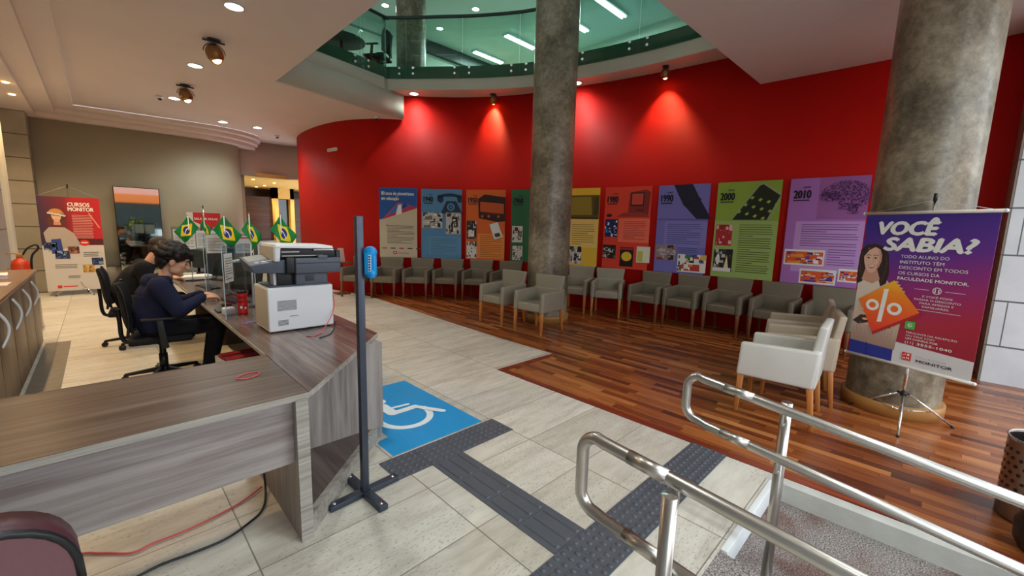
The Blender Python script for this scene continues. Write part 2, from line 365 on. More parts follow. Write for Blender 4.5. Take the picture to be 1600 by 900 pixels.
    def ribbon(s, pts, z0, z1, th=.08, side=1, smooth=True):
        # vertical wall along a 2-D line, with thickness to its left (side=1)
        P = [Vector(p) for p in pts]; o = []
        for i, p in enumerate(P):
            d = ((P[i+1]-p) if i == 0 else (p-P[i-1]) if i == len(P)-1 else (P[i+1]-P[i-1])).normalized()
            o.append(p+Vector((-d.y, d.x))*th*side)
        def V(p, z): return s.bm.verts.new((p.x, p.y, z))
        A = [(V(p, z0), V(p, z1)) for p in P]; B = [(V(p, z0), V(p, z1)) for p in o]
        for i in range(len(P)-1):
            s._tag([s.bm.faces.new((A[i][0], A[i+1][0], A[i+1][1], A[i][1])), s.bm.faces.new((B[i+1][0], B[i][0], B[i][1], B[i+1][1]))], smooth)
            s._tag([s.bm.faces.new((A[i][1], A[i+1][1], B[i+1][1], B[i][1])), s.bm.faces.new((A[i+1][0], A[i][0], B[i][0], B[i+1][0]))])
        for i in (0, -1): s._tag([s.bm.faces.new((A[i][0], A[i][1], B[i][1], B[i][0]))])
        return s
    def build(s, name, parent=None, label=None, cat=None, group=None, kind=None, loc=None, rz=0, recalc=False):
        if recalc: bmesh.ops.recalc_face_normals(s.bm, faces=s.bm.faces)
        me = bpy.data.meshes.new(name); s.bm.to_mesh(me); s.bm.free()
        for m_ in s.mats: me.materials.append(m_)
        o = bpy.data.objects.new(name, me); C.objects.link(o)
        if parent: o.parent = parent
        if loc is not None: o.location = loc
        if rz: o.rotation_euler = (0, 0, rz)
        tag(o, label, cat, group, kind); return o
def tag(o, label=None, cat=None, group=None, kind=None):
    for k, v in (('label', label), ('category', cat), ('group', group), ('kind', kind)):
        if v: o[k] = v
    return o
def thing(name, label, cat, loc=(0, 0, 0), rz=0, group=None):
    o = bpy.data.objects.new(name, None); C.objects.link(o); o.location = loc; o.rotation_euler = (0, 0, rz); o.empty_display_size = .1
    return tag(o, label, cat, group)
def kids(o): return [c for c in bpy.data.objects if c.parent == o]
def copy_tree(o, parent=None, **tags):
    c = o.copy(); C.objects.link(c)
    if parent: c.parent = parent
    for ch in kids(o): copy_tree(ch, c)
    tag(c, **tags); return c
def struct(mb, name, **k): return mb.build(name, kind='structure', **k)
def spline(P, n=8):
    P = [Vector(p) for p in P]; o = []
    for i in range(len(P)-1):
        p0, p1, p2, p3 = P[max(i-1, 0)], P[i], P[i+1], P[min(i+2, len(P)-1)]
        for k in range(n):
            t = k/n; o.append(.5*((2*p1)+(p2-p0)*t+(2*p0-5*p1+4*p2-p3)*t*t+(3*p1-p0-3*p2+p3)*t**3))
    o.append(P[-1]); return o

# flat printed artwork: polygons in (u,v) metres, stacked in thin layers, placed by a frame
_tcache = {}
def text_polys(s, size=1, bold=0, shear=0):
    k = (s, bold, shear)
    if k not in _tcache:
        cu = bpy.data.curves.new('t', 'FONT'); cu.body = s; cu.size = 1; cu.offset = bold; cu.shear = shear; cu.resolution_u = 3
        ob = bpy.data.objects.new('t', cu); C.objects.link(ob); bpy.context.view_layer.update()
        dg = bpy.context.evaluated_depsgraph_get(); me = bpy.data.meshes.new_from_object(ob.evaluated_get(dg))
        _tcache[k] = [[(me.vertices[i].co.x, me.vertices[i].co.y) for i in p.vertices] for p in me.polygons]
        bpy.data.objects.remove(ob); bpy.data.curves.remove(cu); bpy.data.meshes.remove(me)
    return [[(x*size, y*size) for x, y in p] for p in _tcache[k]]
class Art:
    def __init__(s, mb, org, ux, uy, nrm, step=.0015):
        s.mb = mb; s.o = Vector(org); s.ux = Vector(ux); s.uy = Vector(uy); s.n = Vector(nrm); s.step = step; s.fn = None
    def poly(s, pts, m_, layer=1):
        if len(pts) < 3: return
        s.mb.m(m_)
        vs = [s.mb.bm.verts.new(s.o+s.ux*u+s.uy*v+s.n*(layer*s.step)) for u, v in pts]
        try: f = s.mb.bm.faces.new(vs); f.material_index = s.mb.mi
        except ValueError: pass
    def rect(s, x0, y0, x1, y1, m_, layer=1): s.poly([(x0, y0), (x1, y0), (x1, y1), (x0, y1)], m_, layer)
    def disc(s, cx, cy, r, m_, layer=1, n=28, ry=None, a0=0, a1=2*PI):
        s.poly([(cx+r*math.cos(a0+(a1-a0)*i/n), cy+(ry or r)*math.sin(a0+(a1-a0)*i/n)) for i in range(n)], m_, layer)
    def ring(s, cx, cy, r, w_, m_, layer=1, n=28, ry=None, a0=0, a1=2*PI):
        ry = ry or r
        for i in range(n):
            t0 = a0+(a1-a0)*i/n; t1 = a0+(a1-a0)*(i+1)/n
            s.poly([(cx+r*math.cos(t0), cy+ry*math.sin(t0)), (cx+r*math.cos(t1), cy+ry*math.sin(t1)),
                    (cx+(r-w_)*math.cos(t1), cy+(ry-w_)*math.sin(t1)), (cx+(r-w_)*math.cos(t0), cy+(ry-w_)*math.sin(t0))], m_, layer)
    def line(s, pts, w_, m_, layer=1):
        for (x0, y0), (x1, y1) in zip(pts[:-1], pts[1:]):
            d = Vector((x1-x0, y1-y0)); L = d.length or 1; nx, ny = -d.y/L*w_/2, d.x/L*w_/2
            s.poly([(x0+nx, y0+ny), (x1+nx, y1+ny), (x1-nx, y1-ny), (x0-nx, y0-ny)], m_, layer)
    def text(s, t, x, y, h, m_, layer=3, bold=0, shear=0, width=None, align='L', vs=1):
        P = text_polys(t, h/.7, 0, shear)
        if not P: return
        x0 = min(a for p in P for a, b in p); x1 = max(a for p in P for a, b in p); k = (width/(x1-x0)) if width else 1
        off = {'L': 0, 'C': -(x1-x0)*k/2, 'R': -(x1-x0)*k}[align]
        e = bold*h*1.1
        for q, (dx, dy) in enumerate(((0, 0), (-e, 0), (e, 0), (0, -e*.7), (0, e*.7)) if bold else ((0, 0),)):
            for p in P: s.poly([(x+off+(a-x0)*k+dx, y+b*vs+dy) for a, b in p], m_, layer+q*.12)
    def lines(s, x0, y0, x1, y1, n, m_, layer=3, th=.35, seed=1, para=0):
        rd = random.Random(seed); st = (y1-y0)/n
        for i in range(n):
            e = x1-(x1-x0)*(rd.random()*.08 if not (para and (i+1) % para == 0) else .3+rd.random()*.4)
            y = y1-(i+.5)*st; s.rect(x0, y-st*th/2, e, y+st*th/2, m_, layer)

# ================================================================= THE SETTING
WALL = spline([(5.6, 14.2), (4.75, 13.75), (4.2, 13.0), (3.95, 12.1), (3.9, 11.0), (4.01, 10.02), (4.27, 9.3), (4.62, 8.82), (5.1, 8.42), (5.68, 7.86), (6.2, 7.2),
               (6.6, 6.45), (6.86, 5.65), (7.02, 5.1), (7.24, 4.15), (7.4, 3.1), (7.47, 2.2), (7.52, 1.2), (7.54, .3), (7.54, -.62)])
mb = MB(M['red_wall']); mb.ribbon(WALL, 0, 4.38, .15, 1); struct(mb, 'wall_right')

# floor pieces
mb = MB(M['tile'])
mb.prism([(-3, -3), (1.05, -3), (1.05, .58), (2.96, .58), (2.96, .60), (3.05, .60), (3.05, 3.27), (4.0, 3.27), (4.0, 4.3), (4.05, 5.6), (4.12, 7.0), (4.19, 8.8), (4.0, 9.85), (3.85, 10.6), (4, 14), (8, 20), (-3, 20)], -.12, 0)
struct(mb, 'floor')
mb = MB(M['parquet'])
mb.prism([(3.05, -3), (9, -3), (9, 14), (4, 14), (3.85, 10.6), (4.0, 9.85), (4.19, 8.8), (4.12, 7.0), (4.05, 5.6), (4.0, 4.3), (4.0, 3.27), (3.05, 3.27)], -.12, 0.001)
struct(mb, 'floor_parquet')
mb = MB(grain_mat('parquet_border', [(96, 34, 18), (124, 50, 28), (150, 70, 40)], 1, .3, 30, 1.5))
mb.box(3.045, 3.12, -3, 3.27, -.1, .004); mb.box(3.045, 4.0, 3.19, 3.275, -.1, .0035); struct(mb, 'trim_parquet')
# ramp, step and lower landing
mb = MB(M['granite'])
mb.hexa([(1.05, -3, -.75), (2.08, -3, -.75), (2.08, .58, -.3), (1.05, .58, -.3), (1.05, -3, -.50), (2.08, -3, -.50), (2.08, .58, -.002), (1.05, .58, -.002)])
mb.box(2.08, 2.96, -.33, .585, -.4, -.115); mb.box(2.08, 2.96, -.75, -.33, -.6, -.27); mb.box(2.08, 2.96, -3, -.75, -.8, -.43)
struct(mb, 'floor_ramp')
mb = MB(M['riser_white']); mb.box(2.085, 2.955, .545, .58, -.112, .003, .003); struct(mb, 'trim_step')
mb = MB(M['curb']); mb.box(2.96, 3.05, -3, .60, -.6, .0005); struct(mb, 'trim_curb')
mb = MB(mat('pavement', (130, 130, 126), .8, var=.2)); mb.box(-14, 20, -16, -3.0, -.8, -.6); struct(mb, 'floor_pavement')
mb = MB(M['floor_trim']); mb.box(-.58, -.36, 3.0, 7.6, 0, .003); struct(mb, 'trim_floor')

# left side, stone pilasters
mb = MB(M['stone_left_b']); mb.box(-1.75, -1.5, -3, 14, 0, 3.9); struct(mb, 'wall_left')
mb = MB(M['stone_left_b']); mb.box(-1.5, -1.06, 8.6, 10.6, 0, 3.62); struct(mb, 'wall_left_pilaster')
mb = MB(M['cream_paint']); mb.box(-1.5, -1.0, 10.6, 10.9, 0, 3.62, .03); struct(mb, 'trim_left')
mb = MB(M['stone_left']); mb.box(-1.5, -.86, 12.9, 13.35, 0, 3.62); struct(mb, 'wall_left_column')
# far wall, curving away on the right
FAR = spline([(-1.6, 13.5), (-.9, 13.5), (.5, 13.4), (1.6, 13.32), (2.4, 13.42), (2.82, 13.65), (3.0, 14.1), (3.04, 14.7), (3.0, 19.5)])
mb = MB(M['wall_far']); mb.ribbon(FAR, 0, 3.9, .1, 1); struct(mb, 'wall_far')
mb = MB(M['stone_left']); 
mb.ribbon([(p.x, p.y-.012) for p in FAR[:34]], 0, .46, .01, 1); struct(mb, 'baseboard_far')
# header over the lift lobby and the lobby itself
mb = MB(mat('header_paint', (196, 180, 172), .7)); mb.ribbon([(2.95, 14.0), (3.6, 14.15), (4.2, 14.1), (4.9, 13.8)], 2.90, 3.9, .15, 1); struct(mb, 'wall_header')
mb = MB(M['lobby_yellow']); mb.box(2.9, 8.4, 14.1, 20, 2.9, 3.0); struct(mb, 'ceiling_lobby')
mb = MB(M['lobby_wood']); mb.box(3.0, 8.4, 19.2, 19.4, 0, 2.9); struct(mb, 'wall_lobby')
mb = MB(M['lobby_yellow']); mb.box(4.86, 5.0, 17.9, 18.4, 0, 2.9); mb.box(5.42, 5.56, 17.9, 18.4, 0, 2.9); mb.box(4.86, 5.56, 17.9, 18.4, 2.5, 2.9); struct(mb, 'trim_lobby')
mb = MB(M['grey_glass_dark']); mb.box(5.0, 5.42, 18.15, 18.2, 0, 2.5); struct(mb, 'door_1')
mb = MB(M['lobby_wood']); mb.box(3.7, 4.86, 18.2, 18.4, 0, 2.55); struct(mb, 'door_2')
mb = MB(M['lobby_wood']); mb.box(5.56, 6.6, 18.2, 18.4, 0, 2.55)
mb.m(M['chrome']).cyl((5.9, 18.12, .9), (5.9, 18.12, 1.9), .015); struct(mb, 'door_3')
mb = MB(M['lobby_yellow']); mb.box(8.2, 8.4, 13.5, 19.4, 0, 2.9); struct(mb, 'wall_lobby_side')

# right: white stone block wall with its grey side
mb = MB(M['brick_white']); mb.box(6.96, 7.0, -3, -.52, 0, 3.88); struct(mb, 'wall_right_stone')
mb = MB(M['brick_grey']); mb.box(6.965, 7.7, -.60, -.50, 0, 3.88); struct(mb, 'wall_right_side')

# main ceiling with its big rectangular opening
FL = [(2.28, 8.03), (4.94, 8.55)]
COVE = spline([(-.18, 12.9), (.2, 12.85), (1.2, 12.75), (2.1, 12.68), (2.8, 12.85), (3.3, 13.3), (3.5, 14.0)])
mb = MB(M['white_paint'])
mb.prism([(-.18, -3), (2.28, -3), (2.28, 2.3), (2.28, 8.03), (2.28, 12.69)] + [(p.x, p.y) for p in COVE[::-1] if -.17 < p.x < 2.27] + [(-.18, 12.9)], 3.88, 4.5)
mb.prism([(2.28, -3), (8.2, -3), (8.2, 2.18), (7.42, 2.2), (2.28, 2.3)], 3.88, 4.5)
pc = [(p.x, p.y) for p in COVE if p.x > 2.29]
mb.prism([(2.28, 8.03), (4.94, 8.55), (6.2, 8.8), (8.0, 14.2), (3.5, 14.2)] + pc[::-1] + [(2.28, 12.69)], 3.88, 4.5)
struct(mb, 'ceiling')
# stepped cove: three steps down towards the left and the far wall
for k in range(3):
    z = 3.88-.09*(k+1); inner = [(-.18-.28*k, -3), (-.18-.28*k, 12.9+.18*k)] + [(p.x, p.y+.19*k+.02*k*max(0, p.x)) for p in COVE[1:]]
    mb = MB(M['white_paint']); s_ = [Vector(p) for p in inner]
    outer = [(-1.8, -3), (-1.8, 15)]+[(3.5, 15)]
    # riser strip, then the soffit behind it
    poly = inner + [(3.5+.1*k, 15), (-1.8, 15), (-1.8, -3)]
    mb.prism(poly[::-1], z, z+.088, 0); struct(mb, 'ceiling_cove')

# cream fascia on the far side of the opening
mb = MB(M['cream_paint']); mb.ribbon([(2.285, 8.03), (4.5, 8.465), (4.94, 8.55)], 3.885, 4.38, .06, -1); mb.ribbon([(2.285, 8.03), (4.43, 8.452)], 4.38, 4.60, .06, -1); struct(mb, 'trim_fascia')
EDGE = spline([(1.6, 7.9), (2.28, 8.03), (3.4, 8.25), (4.42, 8.44), (4.6, 8.38), (5.28, 7.58), (5.86, 6.84), (6.35, 6.02), (6.6, 5.1), (6.84, 3.95), (6.93, 2.9), (6.95, 1.6)])
mb = MB(M['cream_paint'])
mb.prism([(p.x, p.y) for p in EDGE][::-1] + [(1.6, 14)] + [(12, 14), (12, 1.6)][:2], 4.38, 4.60); struct(mb, 'floor_mezzanine')
mb = MB(M['green_slab'])
mb.prism([(p.x+.04, p.y+.04) for p in EDGE][::-1] + [(1.6, 14), (12, 14), (12, 1.6)], 4.602, 4.86); struct(mb, 'floor_mezzanine_top')
# upper storey: ceiling and walls
mb = MB(mat('upper_ceiling', (214, 222, 214), .7)); mb.box(-3, 12, -3, 14, 7.2, 7.3); struct(mb, 'ceiling_upper')
mb = MB(M['office_wall']); mb.box(-3, 11.2, 11.7, 11.8, 4.86, 7.2); struct(mb, 'wall_upper_far')
mb = MB(M['office_wall']); mb.box(11.2, 11.3, -3, 11.8, 4.6, 7.2); struct(mb, 'wall_upper_right')
mb = MB(M['office_wall']); mb.box(-3, -2.9, -3, 11.8, 4.5, 7.2); struct(mb, 'wall_upper_left')
mb = MB(M['office_wall']); mb.box(-3, 11.2, -3.0, -2.9, 4.5, 7.2); struct(mb, 'wall_upper_front')
mb = MB(mat('dark_beam', (30, 46, 42), .5)); mb.box(7.0, 11.2, 11.55, 11.7, 6.86, 7.2); mb.box(7.0, 7.08, 11.6, 11.7, 4.86, 7.2); mb.box(9.4, 9.48, 11.6, 11.7, 4.86, 7.2); struct(mb, 'trim_upper')
mb = MB(mat('upper_wood', (172, 128, 88), .5)); mb.box(9.5, 11.15, 11.62, 11.69, 4.86, 6.7); struct(mb, 'door_4')
mb = MB(M['office_blue']); mb.box(11.12, 11.19, 4.4, 7.9, 4.86, 6.6); mb.m(M['white']);
for y in (7.9, 6.6, 5.2): mb.box(10.9, 11.15, y, y+.16, 4.86, 6.75)
struct(mb, 'window_1')
mb = MB(mat('door_frame_green', (120, 150, 134), .5)); mb.box(5.0, 5.04, 11.66, 11.7, 4.86, 6.9); mb.box(6.2, 6.24, 11.66, 11.7, 4.86, 6.9); mb.box(5.0, 6.24, 11.66, 11.7, 6.86, 6.9); struct(mb, 'trim_upper_door')

# concrete pillars
def pillar(x, y, z0, z1, r, ring, name='concrete_pillar', label=None):
    t = thing(name, label, 'pillar', (x, y, z0))
    m_ = MB(M['concrete']); m_.lathe([(r, 0), (r, z1-z0)], n=64); m_.build('shaft', t)
    if ring:
        m_ = MB(M['ring_wood']); m_.lathe([(r, 0), (ring, 0), (ring, .115), (ring-.006, .12), (r, .12)], n=64); m_.build('skirting', t, label='yellow wooden skirting ring')
pillar(5.53, 4.70, 0, 7.2, .355, .385, label='tall round concrete pillar rising through the opening, behind two chairs')
pillar(5.18, .14, 0, 3.88, .335, .365, label='round concrete pillar behind the purple banner')
pillar(5.70, 9.41, 4.86, 7.2, .345, None, label='round concrete pillar on the upper floor behind the glass')

# glass balustrade of the mezzanine
t = thing('glass_balustrade', 'green glass balustrade with dark handrail around the mezzanine edge', 'balustrade', (0, 0, 0))
def at_len(P, s0, s1, n=6):
    # sub-path between arc lengths
    L = [0]
    for a, b in zip(P[:-1], P[1:]): L.append(L[-1]+(b-a).length)
    def q(s):
        for i in range(len(P)-1):
            if s <= L[i+1]: return P[i].lerp(P[i+1], (s-L[i])/(L[i+1]-L[i]))
        return P[-1]
    return [q(s0+(s1-s0)*i/n) for i in range(n+1)]
EO = []
for i, p in enumerate(EDGE):
    a = EDGE[max(i-1, 0)]; b = EDGE[min(i+1, len(EDGE)-1)]; d = (b-a).normalized(); EO.append(p+Vector((d.y, -d.x))*.05)
tot = sum((b-a).length for a, b in zip(EO[:-1], EO[1:])); npan = 9; st = tot/npan
for i in range(npan):
    P = at_len(EO, i*st+.008, (i+1)*st-.008, 8)
    g = MB(M['glass']); g.ribbon(P, 4.60, 5.74, .012, 1); pn = g.build('glass_panel', t)
    for q in (P[1], P[-2]):
        d = (P[-1]-P[0]).normalized(); nn = Vector((d.y, -d.x))
        for z in (4.68, 4.79): MB(M['chrome']).cyl((*(q+nn*.03), z), (*(q-nn*.04), z), .022, n=14).build('clamp', pn)
mb = MB(mat('dark_green_rail', (28, 52, 46), .3)); mb.tube([(p.x, p.y, 5.76) for p in EO], .032); mb.build('handrail', t)

# upper-floor furniture seen through the glass
t = thing('round_table', 'dark round table on the upper floor seen through the glass', 'table', (4.15, 9.75, 4.86))
m_ = MB(mat('dark_table', (44, 52, 50), .5)); m_.lathe([(.001, .72), (.5, .72), (.5, .745), (.001, .745)], n=40); m_.build('tabletop', t)
m_ = MB(M['black']); m_.cyl((0, 0, 0), (0, 0, .72), .035); m_.lathe([(.001, .0), (.25, .0), (.25, .02), (.001, .03)], n=30); m_.build('base', t)

# ================================================================= CEILING LAMPS
def downlight(x, y, z, label, group, e=70, col=(.93, 1, .95), r=.085):
    t = thing('ceiling_downlight', label, 'lamp', (x, y, z), 0, group)
    m_ = MB(M['white']); m_.lathe([(r, -.001), (r+.018, -.004), (r+.02, -.012), (r, -.014)], n=32); m_.build('rim', t)
    m_ = MB(M['lamp_white']); m_.lathe([(.001, -.010), (r, -.010)], n=32); m_.build('diffuser', t)
    lamp('downlight_lamp', 'SPOT', (0, 0, -.03), e, col, .08, (0, 0, -1), 2.6, .8, t)
for x, y, l in ((1.24, 5.66, 'nearest round white downlight in the left ceiling, at the top edge of the photo'), (1.23, 8.15, 'round white downlight just beyond the nearer brass spotlight'), (1.23, 10.57, 'round white downlight beside the farther brass spotlight'),
             (2.27, 12.06, 'round white downlight close to the stepped cornice, left of a matching one'), (2.98, 12.05, 'farthest round white downlight, nearest the red wall corner')):
    downlight(x, y, 3.88, l, 'round downlights in the left ceiling')
downlight(5.03, 8.21, 4.38, 'round downlight under the mezzanine at its left end, above the first poster', 'downlights under the mezzanine', 30)
downlight(6.76, 5.21, 4.38, 'round downlight under the mezzanine right beside the tall pillar', 'downlights under the mezzanine', 30)
for x, y in ((5.72, 10.69), (7.42, 9.1), (7.4, 10.68)):
    downlight(x, y, 7.2, {5.72: 'round downlight on the upper ceiling left of the upper pillar', 7.42: 'round downlight on the upper ceiling above the handrail', 7.4: 'round downlight on the upper ceiling just right of the upper pillar'}[x], 'round downlights on the upper ceiling', 40)
def eyeball(x, y, z, aim, label, group, e=30, s=1.0, hang=0):
    t = thing('ceiling_spotlight', label, 'lamp', (x, y, z), 0, group)
    m_ = MB(M['dkgrey']); m_.cyl((0, 0, 0), (0, 0, -.02), .055*s); m_.box(-.09*s, .09*s, -.015, .015, -.035, -.015, .004); m_.build('mount', t)
    m_ = MB(M['dkgrey']); m_.tube([(-.088*s*math.cos(a), 0, -.12*s+.088*s*math.sin(a)) for a in [PI*k/14 for k in range(15)]], .005); m_.build('bracket', t)
    a = Vector(aim).normalized(); c = Vector((0, 0, -.12*s)); q = a.to_track_quat('Z', 'Y').to_matrix().to_4x4()
    m_ = MB(M['gold_glow']); tb = bmesh.new(); mm = MB(M['gold_glow']); mm.lathe([(.001, -.08), (.04, -.07), (.068, -.035), (.075, 0), (.07, .04), (.05, .075), (.045, .07)], n=28)
    m_.merge(mm.bm, True, Matrix.Translation(c) @ q @ Matrix.Scale(s, 4)); m_.build('shade', t)
    m_ = MB(M['lamp_warm']); m_.ball(c+a*.055*s, .04*s); m_.build('bulb', t)
    lamp('spotlight_lamp', 'SPOT', c+a*.10*s, e, (1, .66, .32), .03, a, 1.5, .7, t)
eyeball(1.25, 6.86, 3.88, (.25, -.1, -1), 'nearer brass ball spotlight on the left ceiling', 'ball spotlights on the left ceiling', 22, 1.35)
eyeball(1.26, 9.44, 3.88, (.25, -.1, -1), 'farther brass ball spotlight on the left ceiling', 'ball spotlights on the left ceiling', 22, 1.35)
eyeball(6.17, 6.94, 4.38, (.5, .4, -1), 'small warm spotlight under the mezzanine left of the tall pillar', 'warm spotlights on the red wall', 26, 1)
eyeball(7.10, 3.59, 4.38, (.3, .05, -1), 'small warm spotlight under the mezzanine right of the tall pillar', 'warm spotlights on the red wall', 26, 1)
def small_light(x, y, z, label, group, e=12):
    m_ = MB(M['lamp_warm']); m_.lathe([(.001, -.012), (.035, -.012), (.04, -.002)], n=20); o = m_.build('recessed_light', loc=(x, y, z), label=label, cat='lamp', group=group)
    lamp('recessed_lamp', 'SPOT', (0, 0, -.03), e, (1, .68, .34), .03, (0, 0, -1), 2.4, .8, o)
small_light(-.85, 10.4, 3.61, 'nearer small warm recessed light in the low ceiling at far left', 'warm lights at far left', 120)
small_light(-.87, 11.32, 3.61, 'farther small warm recessed light in the low ceiling at far left', 'warm lights at far left', 120)
small_light(-.85, 7.0, 3.61, 'added unseen warm recessed light over the cabinet', 'warm lights at far left', 120)  # added out of view to warm the floor behind the desk
for y in (4.6, 8.7): small_light(-.85, y, 3.61, 'added unseen warm recessed light in the low ceiling above the cabinet', 'added warm lights above the cabinet', 105)  # more unseen warm lamps, added for the tan light at the left
for y in (3.15, .65, -1.85): downlight(1.24, y, 3.88, 'added unseen downlight continuing the row, overhead of the desk', 'added downlights overhead of the desk', 80)  # unseen lamps added to lift the bounce light; they carry the row on
for x, y in ((3.4, -1.4), (5.2, -1.6)): downlight(x, y, 3.88, 'added unseen downlight over the ramp and the wooden floor', 'added downlights over the wooden floor', 60)  # extra unseen lamps, added to raise the ambient light
for x, y in ((3.56, 15.2), (4.34, 15.9), (4.36, 18.2), (4.4, 17.3), (5.6, 17.2)):
    small_light(x, y, 2.9, 'small warm recessed light in the yellow lobby ceiling', 'warm lights in the lobby ceiling', 60)
# office fluorescent fittings upstairs
for x, y, l in ((9.6, 11.07, 'fluorescent fitting farthest left on the upper ceiling'), (9.5, 9.5, 'fluorescent fitting just left of the tall pillar on the upper ceiling'), (9.65, 7.63, 'fluorescent fitting just right of the tall pillar'), (9.65, 6.45, 'long bright fluorescent fitting at the top edge of the photo')):
    t = thing('fluorescent_light', l, 'lamp', (x, y, 7.2), 0, 'fluorescent fittings upstairs')
    m_ = MB(M['white']); m_.box(-.64, .64, -.13, .13, -.05, 0, .01); m_.build('housing', t)
    for dy in (-.05, .05):
        m_ = MB(M['tube']); m_.cyl((-.6, dy, -.062), (.6, dy, -.062), .022, n=12); m_.build('tube', t)
    lamp('fluorescent_lamp', 'AREA', (0, 0, -.1), 45, (.85, 1, .96), 1.2, (0, 0, -1), parent=t, sy=.2)
# little ceiling cameras and fittings
for x, y, z, l in ((1.02, 10.64, 3.88, 'small white dome camera on the left ceiling beside a downlight'), (4.45, 8.75, 3.88, 'small white camera under the ceiling edge above the red wall'), (3.6, 12.7, 3.88, 'tiny dark camera on the ceiling near the lift lobby')):
    t = thing('dome_camera', l, 'camera', (x, y, z))
    m_ = MB(M['white']); m_.lathe([(.001, 0), (.055, 0), (.055, -.03), (.04, -.045)], n=24); m_.build('base', t)
    m_ = MB(M['black']); m_.ball((0, -.0, -.045), .035); m_.build('lens', t)
t = thing('emergency_light', 'small white emergency light box high on the red wall', 'light', (4.01, 10.03, 3.27), math.radians(96))
m_ = MB(M['white']); m_.box(-.2, .2, 0, .05, -.035, .035, .01); m_.build('housing', t)
m_ = MB(M['offwhite']); m_.box(-.17, .17, .045, .056, -.02, .0, .003); m_.build('diffuser', t)

# ================================================================= FLOOR MARKINGS
def tactile(x0, y0, name, label, group, dots=True, along=1):
    # one 25 cm rubber tile with raised domes or bars
    m_ = MB(M['rubber']); m_.box(.001, .249, .001, .249, 0, .004)
    if dots:
        for i in range(5):
            for j in range(5):
                m_.lathe([(.014, .004), (.0125, .008), (.008, .0105), (.0005, .011)], (.025+.05*i, .025+.05*j, 0), 10)
    else:
        for k in range(3):
            a = .045+.08*k; b0, b1 = .012, .238
            m_.hexa([(a-.014, b0, .004), (a+.014, b0, .004), (a+.014, b1, .004), (a-.014, b1, .004), (a-.009, b0+.006, .010), (a+.009, b0+.006, .010), (a+.009, b1-.006, .010), (a-.009, b1-.006, .010)])
    return m_.build(name, None, label, 'floor tile', group, loc=(x0, y0, .0005))
dA = tactile(1.19, 2.155, 'tactile_tile', 'grey domed rubber tile in the strip along the blue wheelchair mat', 'domed tiles beside the blue mat')
for k in (1, 2, 3):
    o = copy_tree(dA, label=dA['label']); o.location.x = 1.19+.25*k
for k in range(4):
    if k == 0: bA = tactile(1.445, 1.885, 'tactile_tile', 'farthest of the four barred guide tiles, touching the strip by the blue mat', 'barred guide tiles', False); bA.location.y = 1.896; bA.scale.y = 1.035; continue
    o = copy_tree(bA, label=['', 'second barred guide tile from the blue mat', 'third barred guide tile from the blue mat', 'barred guide tile nearest the camera, touching the diagonal domed strip'][k]); o.location.y = 1.896-.259*k; o.scale.y = 1.035
for k in range(12):
    o = copy_tree(dA, label='grey domed rubber tile in the long strip at the head of the ramp', group='domed tiles at the head of the ramp'); o.location = (2.80-.25*k+.005, .868, .0005)
m_ = MB(M['blue_mat']); A = Art(m_, (0, 0, .0), (1, 0, 0), (0, 1, 0), (0, 0, 1), .0012)
m_.prism([(1.31, 2.43), (2.10, 2.43), (2.10, 3.64), (1.412, 3.64), (1.412, 2.69), (1.34, 2.68), (1.31, 2.655)], 0, .002); wh = flat('wheelchair_white', (232, 238, 238))
_cl = [2]
def cap(A, a, b, w_, m, layer=2):
    layer = _cl[0] = _cl[0]+1
    A.line([a, b], w_, m, layer); A.disc(*a, w_/2, m, layer+.3, 16); A.disc(*b, w_/2, m, layer+.6, 16)
A.ring(1.685, 2.93, .235, .055, wh, 2, 48, .245, math.radians(150), math.radians(372))
A.disc(1.66, 3.31, .055, wh, 2)
cap(A, (1.635, 3.21), (1.635, 3.03), .09, wh); cap(A, (1.635, 3.02), (1.84, 3.02), .07, wh)
cap(A, (1.66, 3.12), (1.82, 3.10), .035, wh); cap(A, (1.845, 3.01), (1.97, 2.79), .055, wh)
m_.build('wheelchair_mat', None, 'bright blue floor mat with a white wheelchair symbol', 'floor sign')

# ================================================================= RECEPTION DESK
t = thing('reception_desk', 'wood laminate reception desk with angled corner, front wing towards the camera', 'desk', (0, 0, 0))
T = .025
m_ = MB(M['desk_top']); m_.prism([(-2.2, 2.00), (.655, 2.03), (.665, 2.80), (-2.2, 2.82)], .73, .755)
m_.m(M['desk_edge']); m_.hexa([(-2.2, 1.995, .725), (.655, 2.025, .725), (.655, 2.032, .725), (-2.2, 2.002, .725), (-2.2, 1.995, .753), (.655, 2.025, .753), (.655, 2.032, .753), (-2.2, 2.002, .753)])
m_.build('worktop', t, label='front wing top of the desk')
m_ = MB(M['desk_top_y']); m_.prism([(.658, 2.03), (1.43, 2.87), (.668, 2.80)], .73, .755)
m_.m(M['desk_edge']); m_.hexa([(.655, 2.025, .725), (1.434, 2.865, .725), (1.43, 2.872, .725), (.655, 2.034, .725), (.655, 2.025, .753), (1.434, 2.865, .753), (1.43, 2.872, .753), (.655, 2.034, .753)])
m_.build('worktop', t, label='angled corner piece of the desk top')
m_ = MB(M['desk_top_y']); m_.prism([(.67, 2.802), (1.433, 2.872), (1.45, 3.6), (1.45, 9.0), (.67, 9.0)], .73, .755)
m_.m(M['desk_edge']); m_.box(.664, .671, 2.81, 9.0, .728, .753); m_.build('worktop', t, label='long wing top of the desk')
m_ = MB(M['desk_side_z']); m_.box(.595, .645, 2.02, 2.79, 0, .73); m_.m(M['desk_edge']); m_.box(.592, .648, 2.013, 2.021, 0, .73); m_.build('end_panel', t)
m_ = MB(M['desk_side']); m_.box(-2.2, .594, 2.07, 2.09, .40, .73); m_.build('modesty_panel', t)
m_ = MB(M['desk_side_z']); m_.box(.66, 1.38, 2.70, 2.72, .10, .73); m_.build('corner_panel', t)
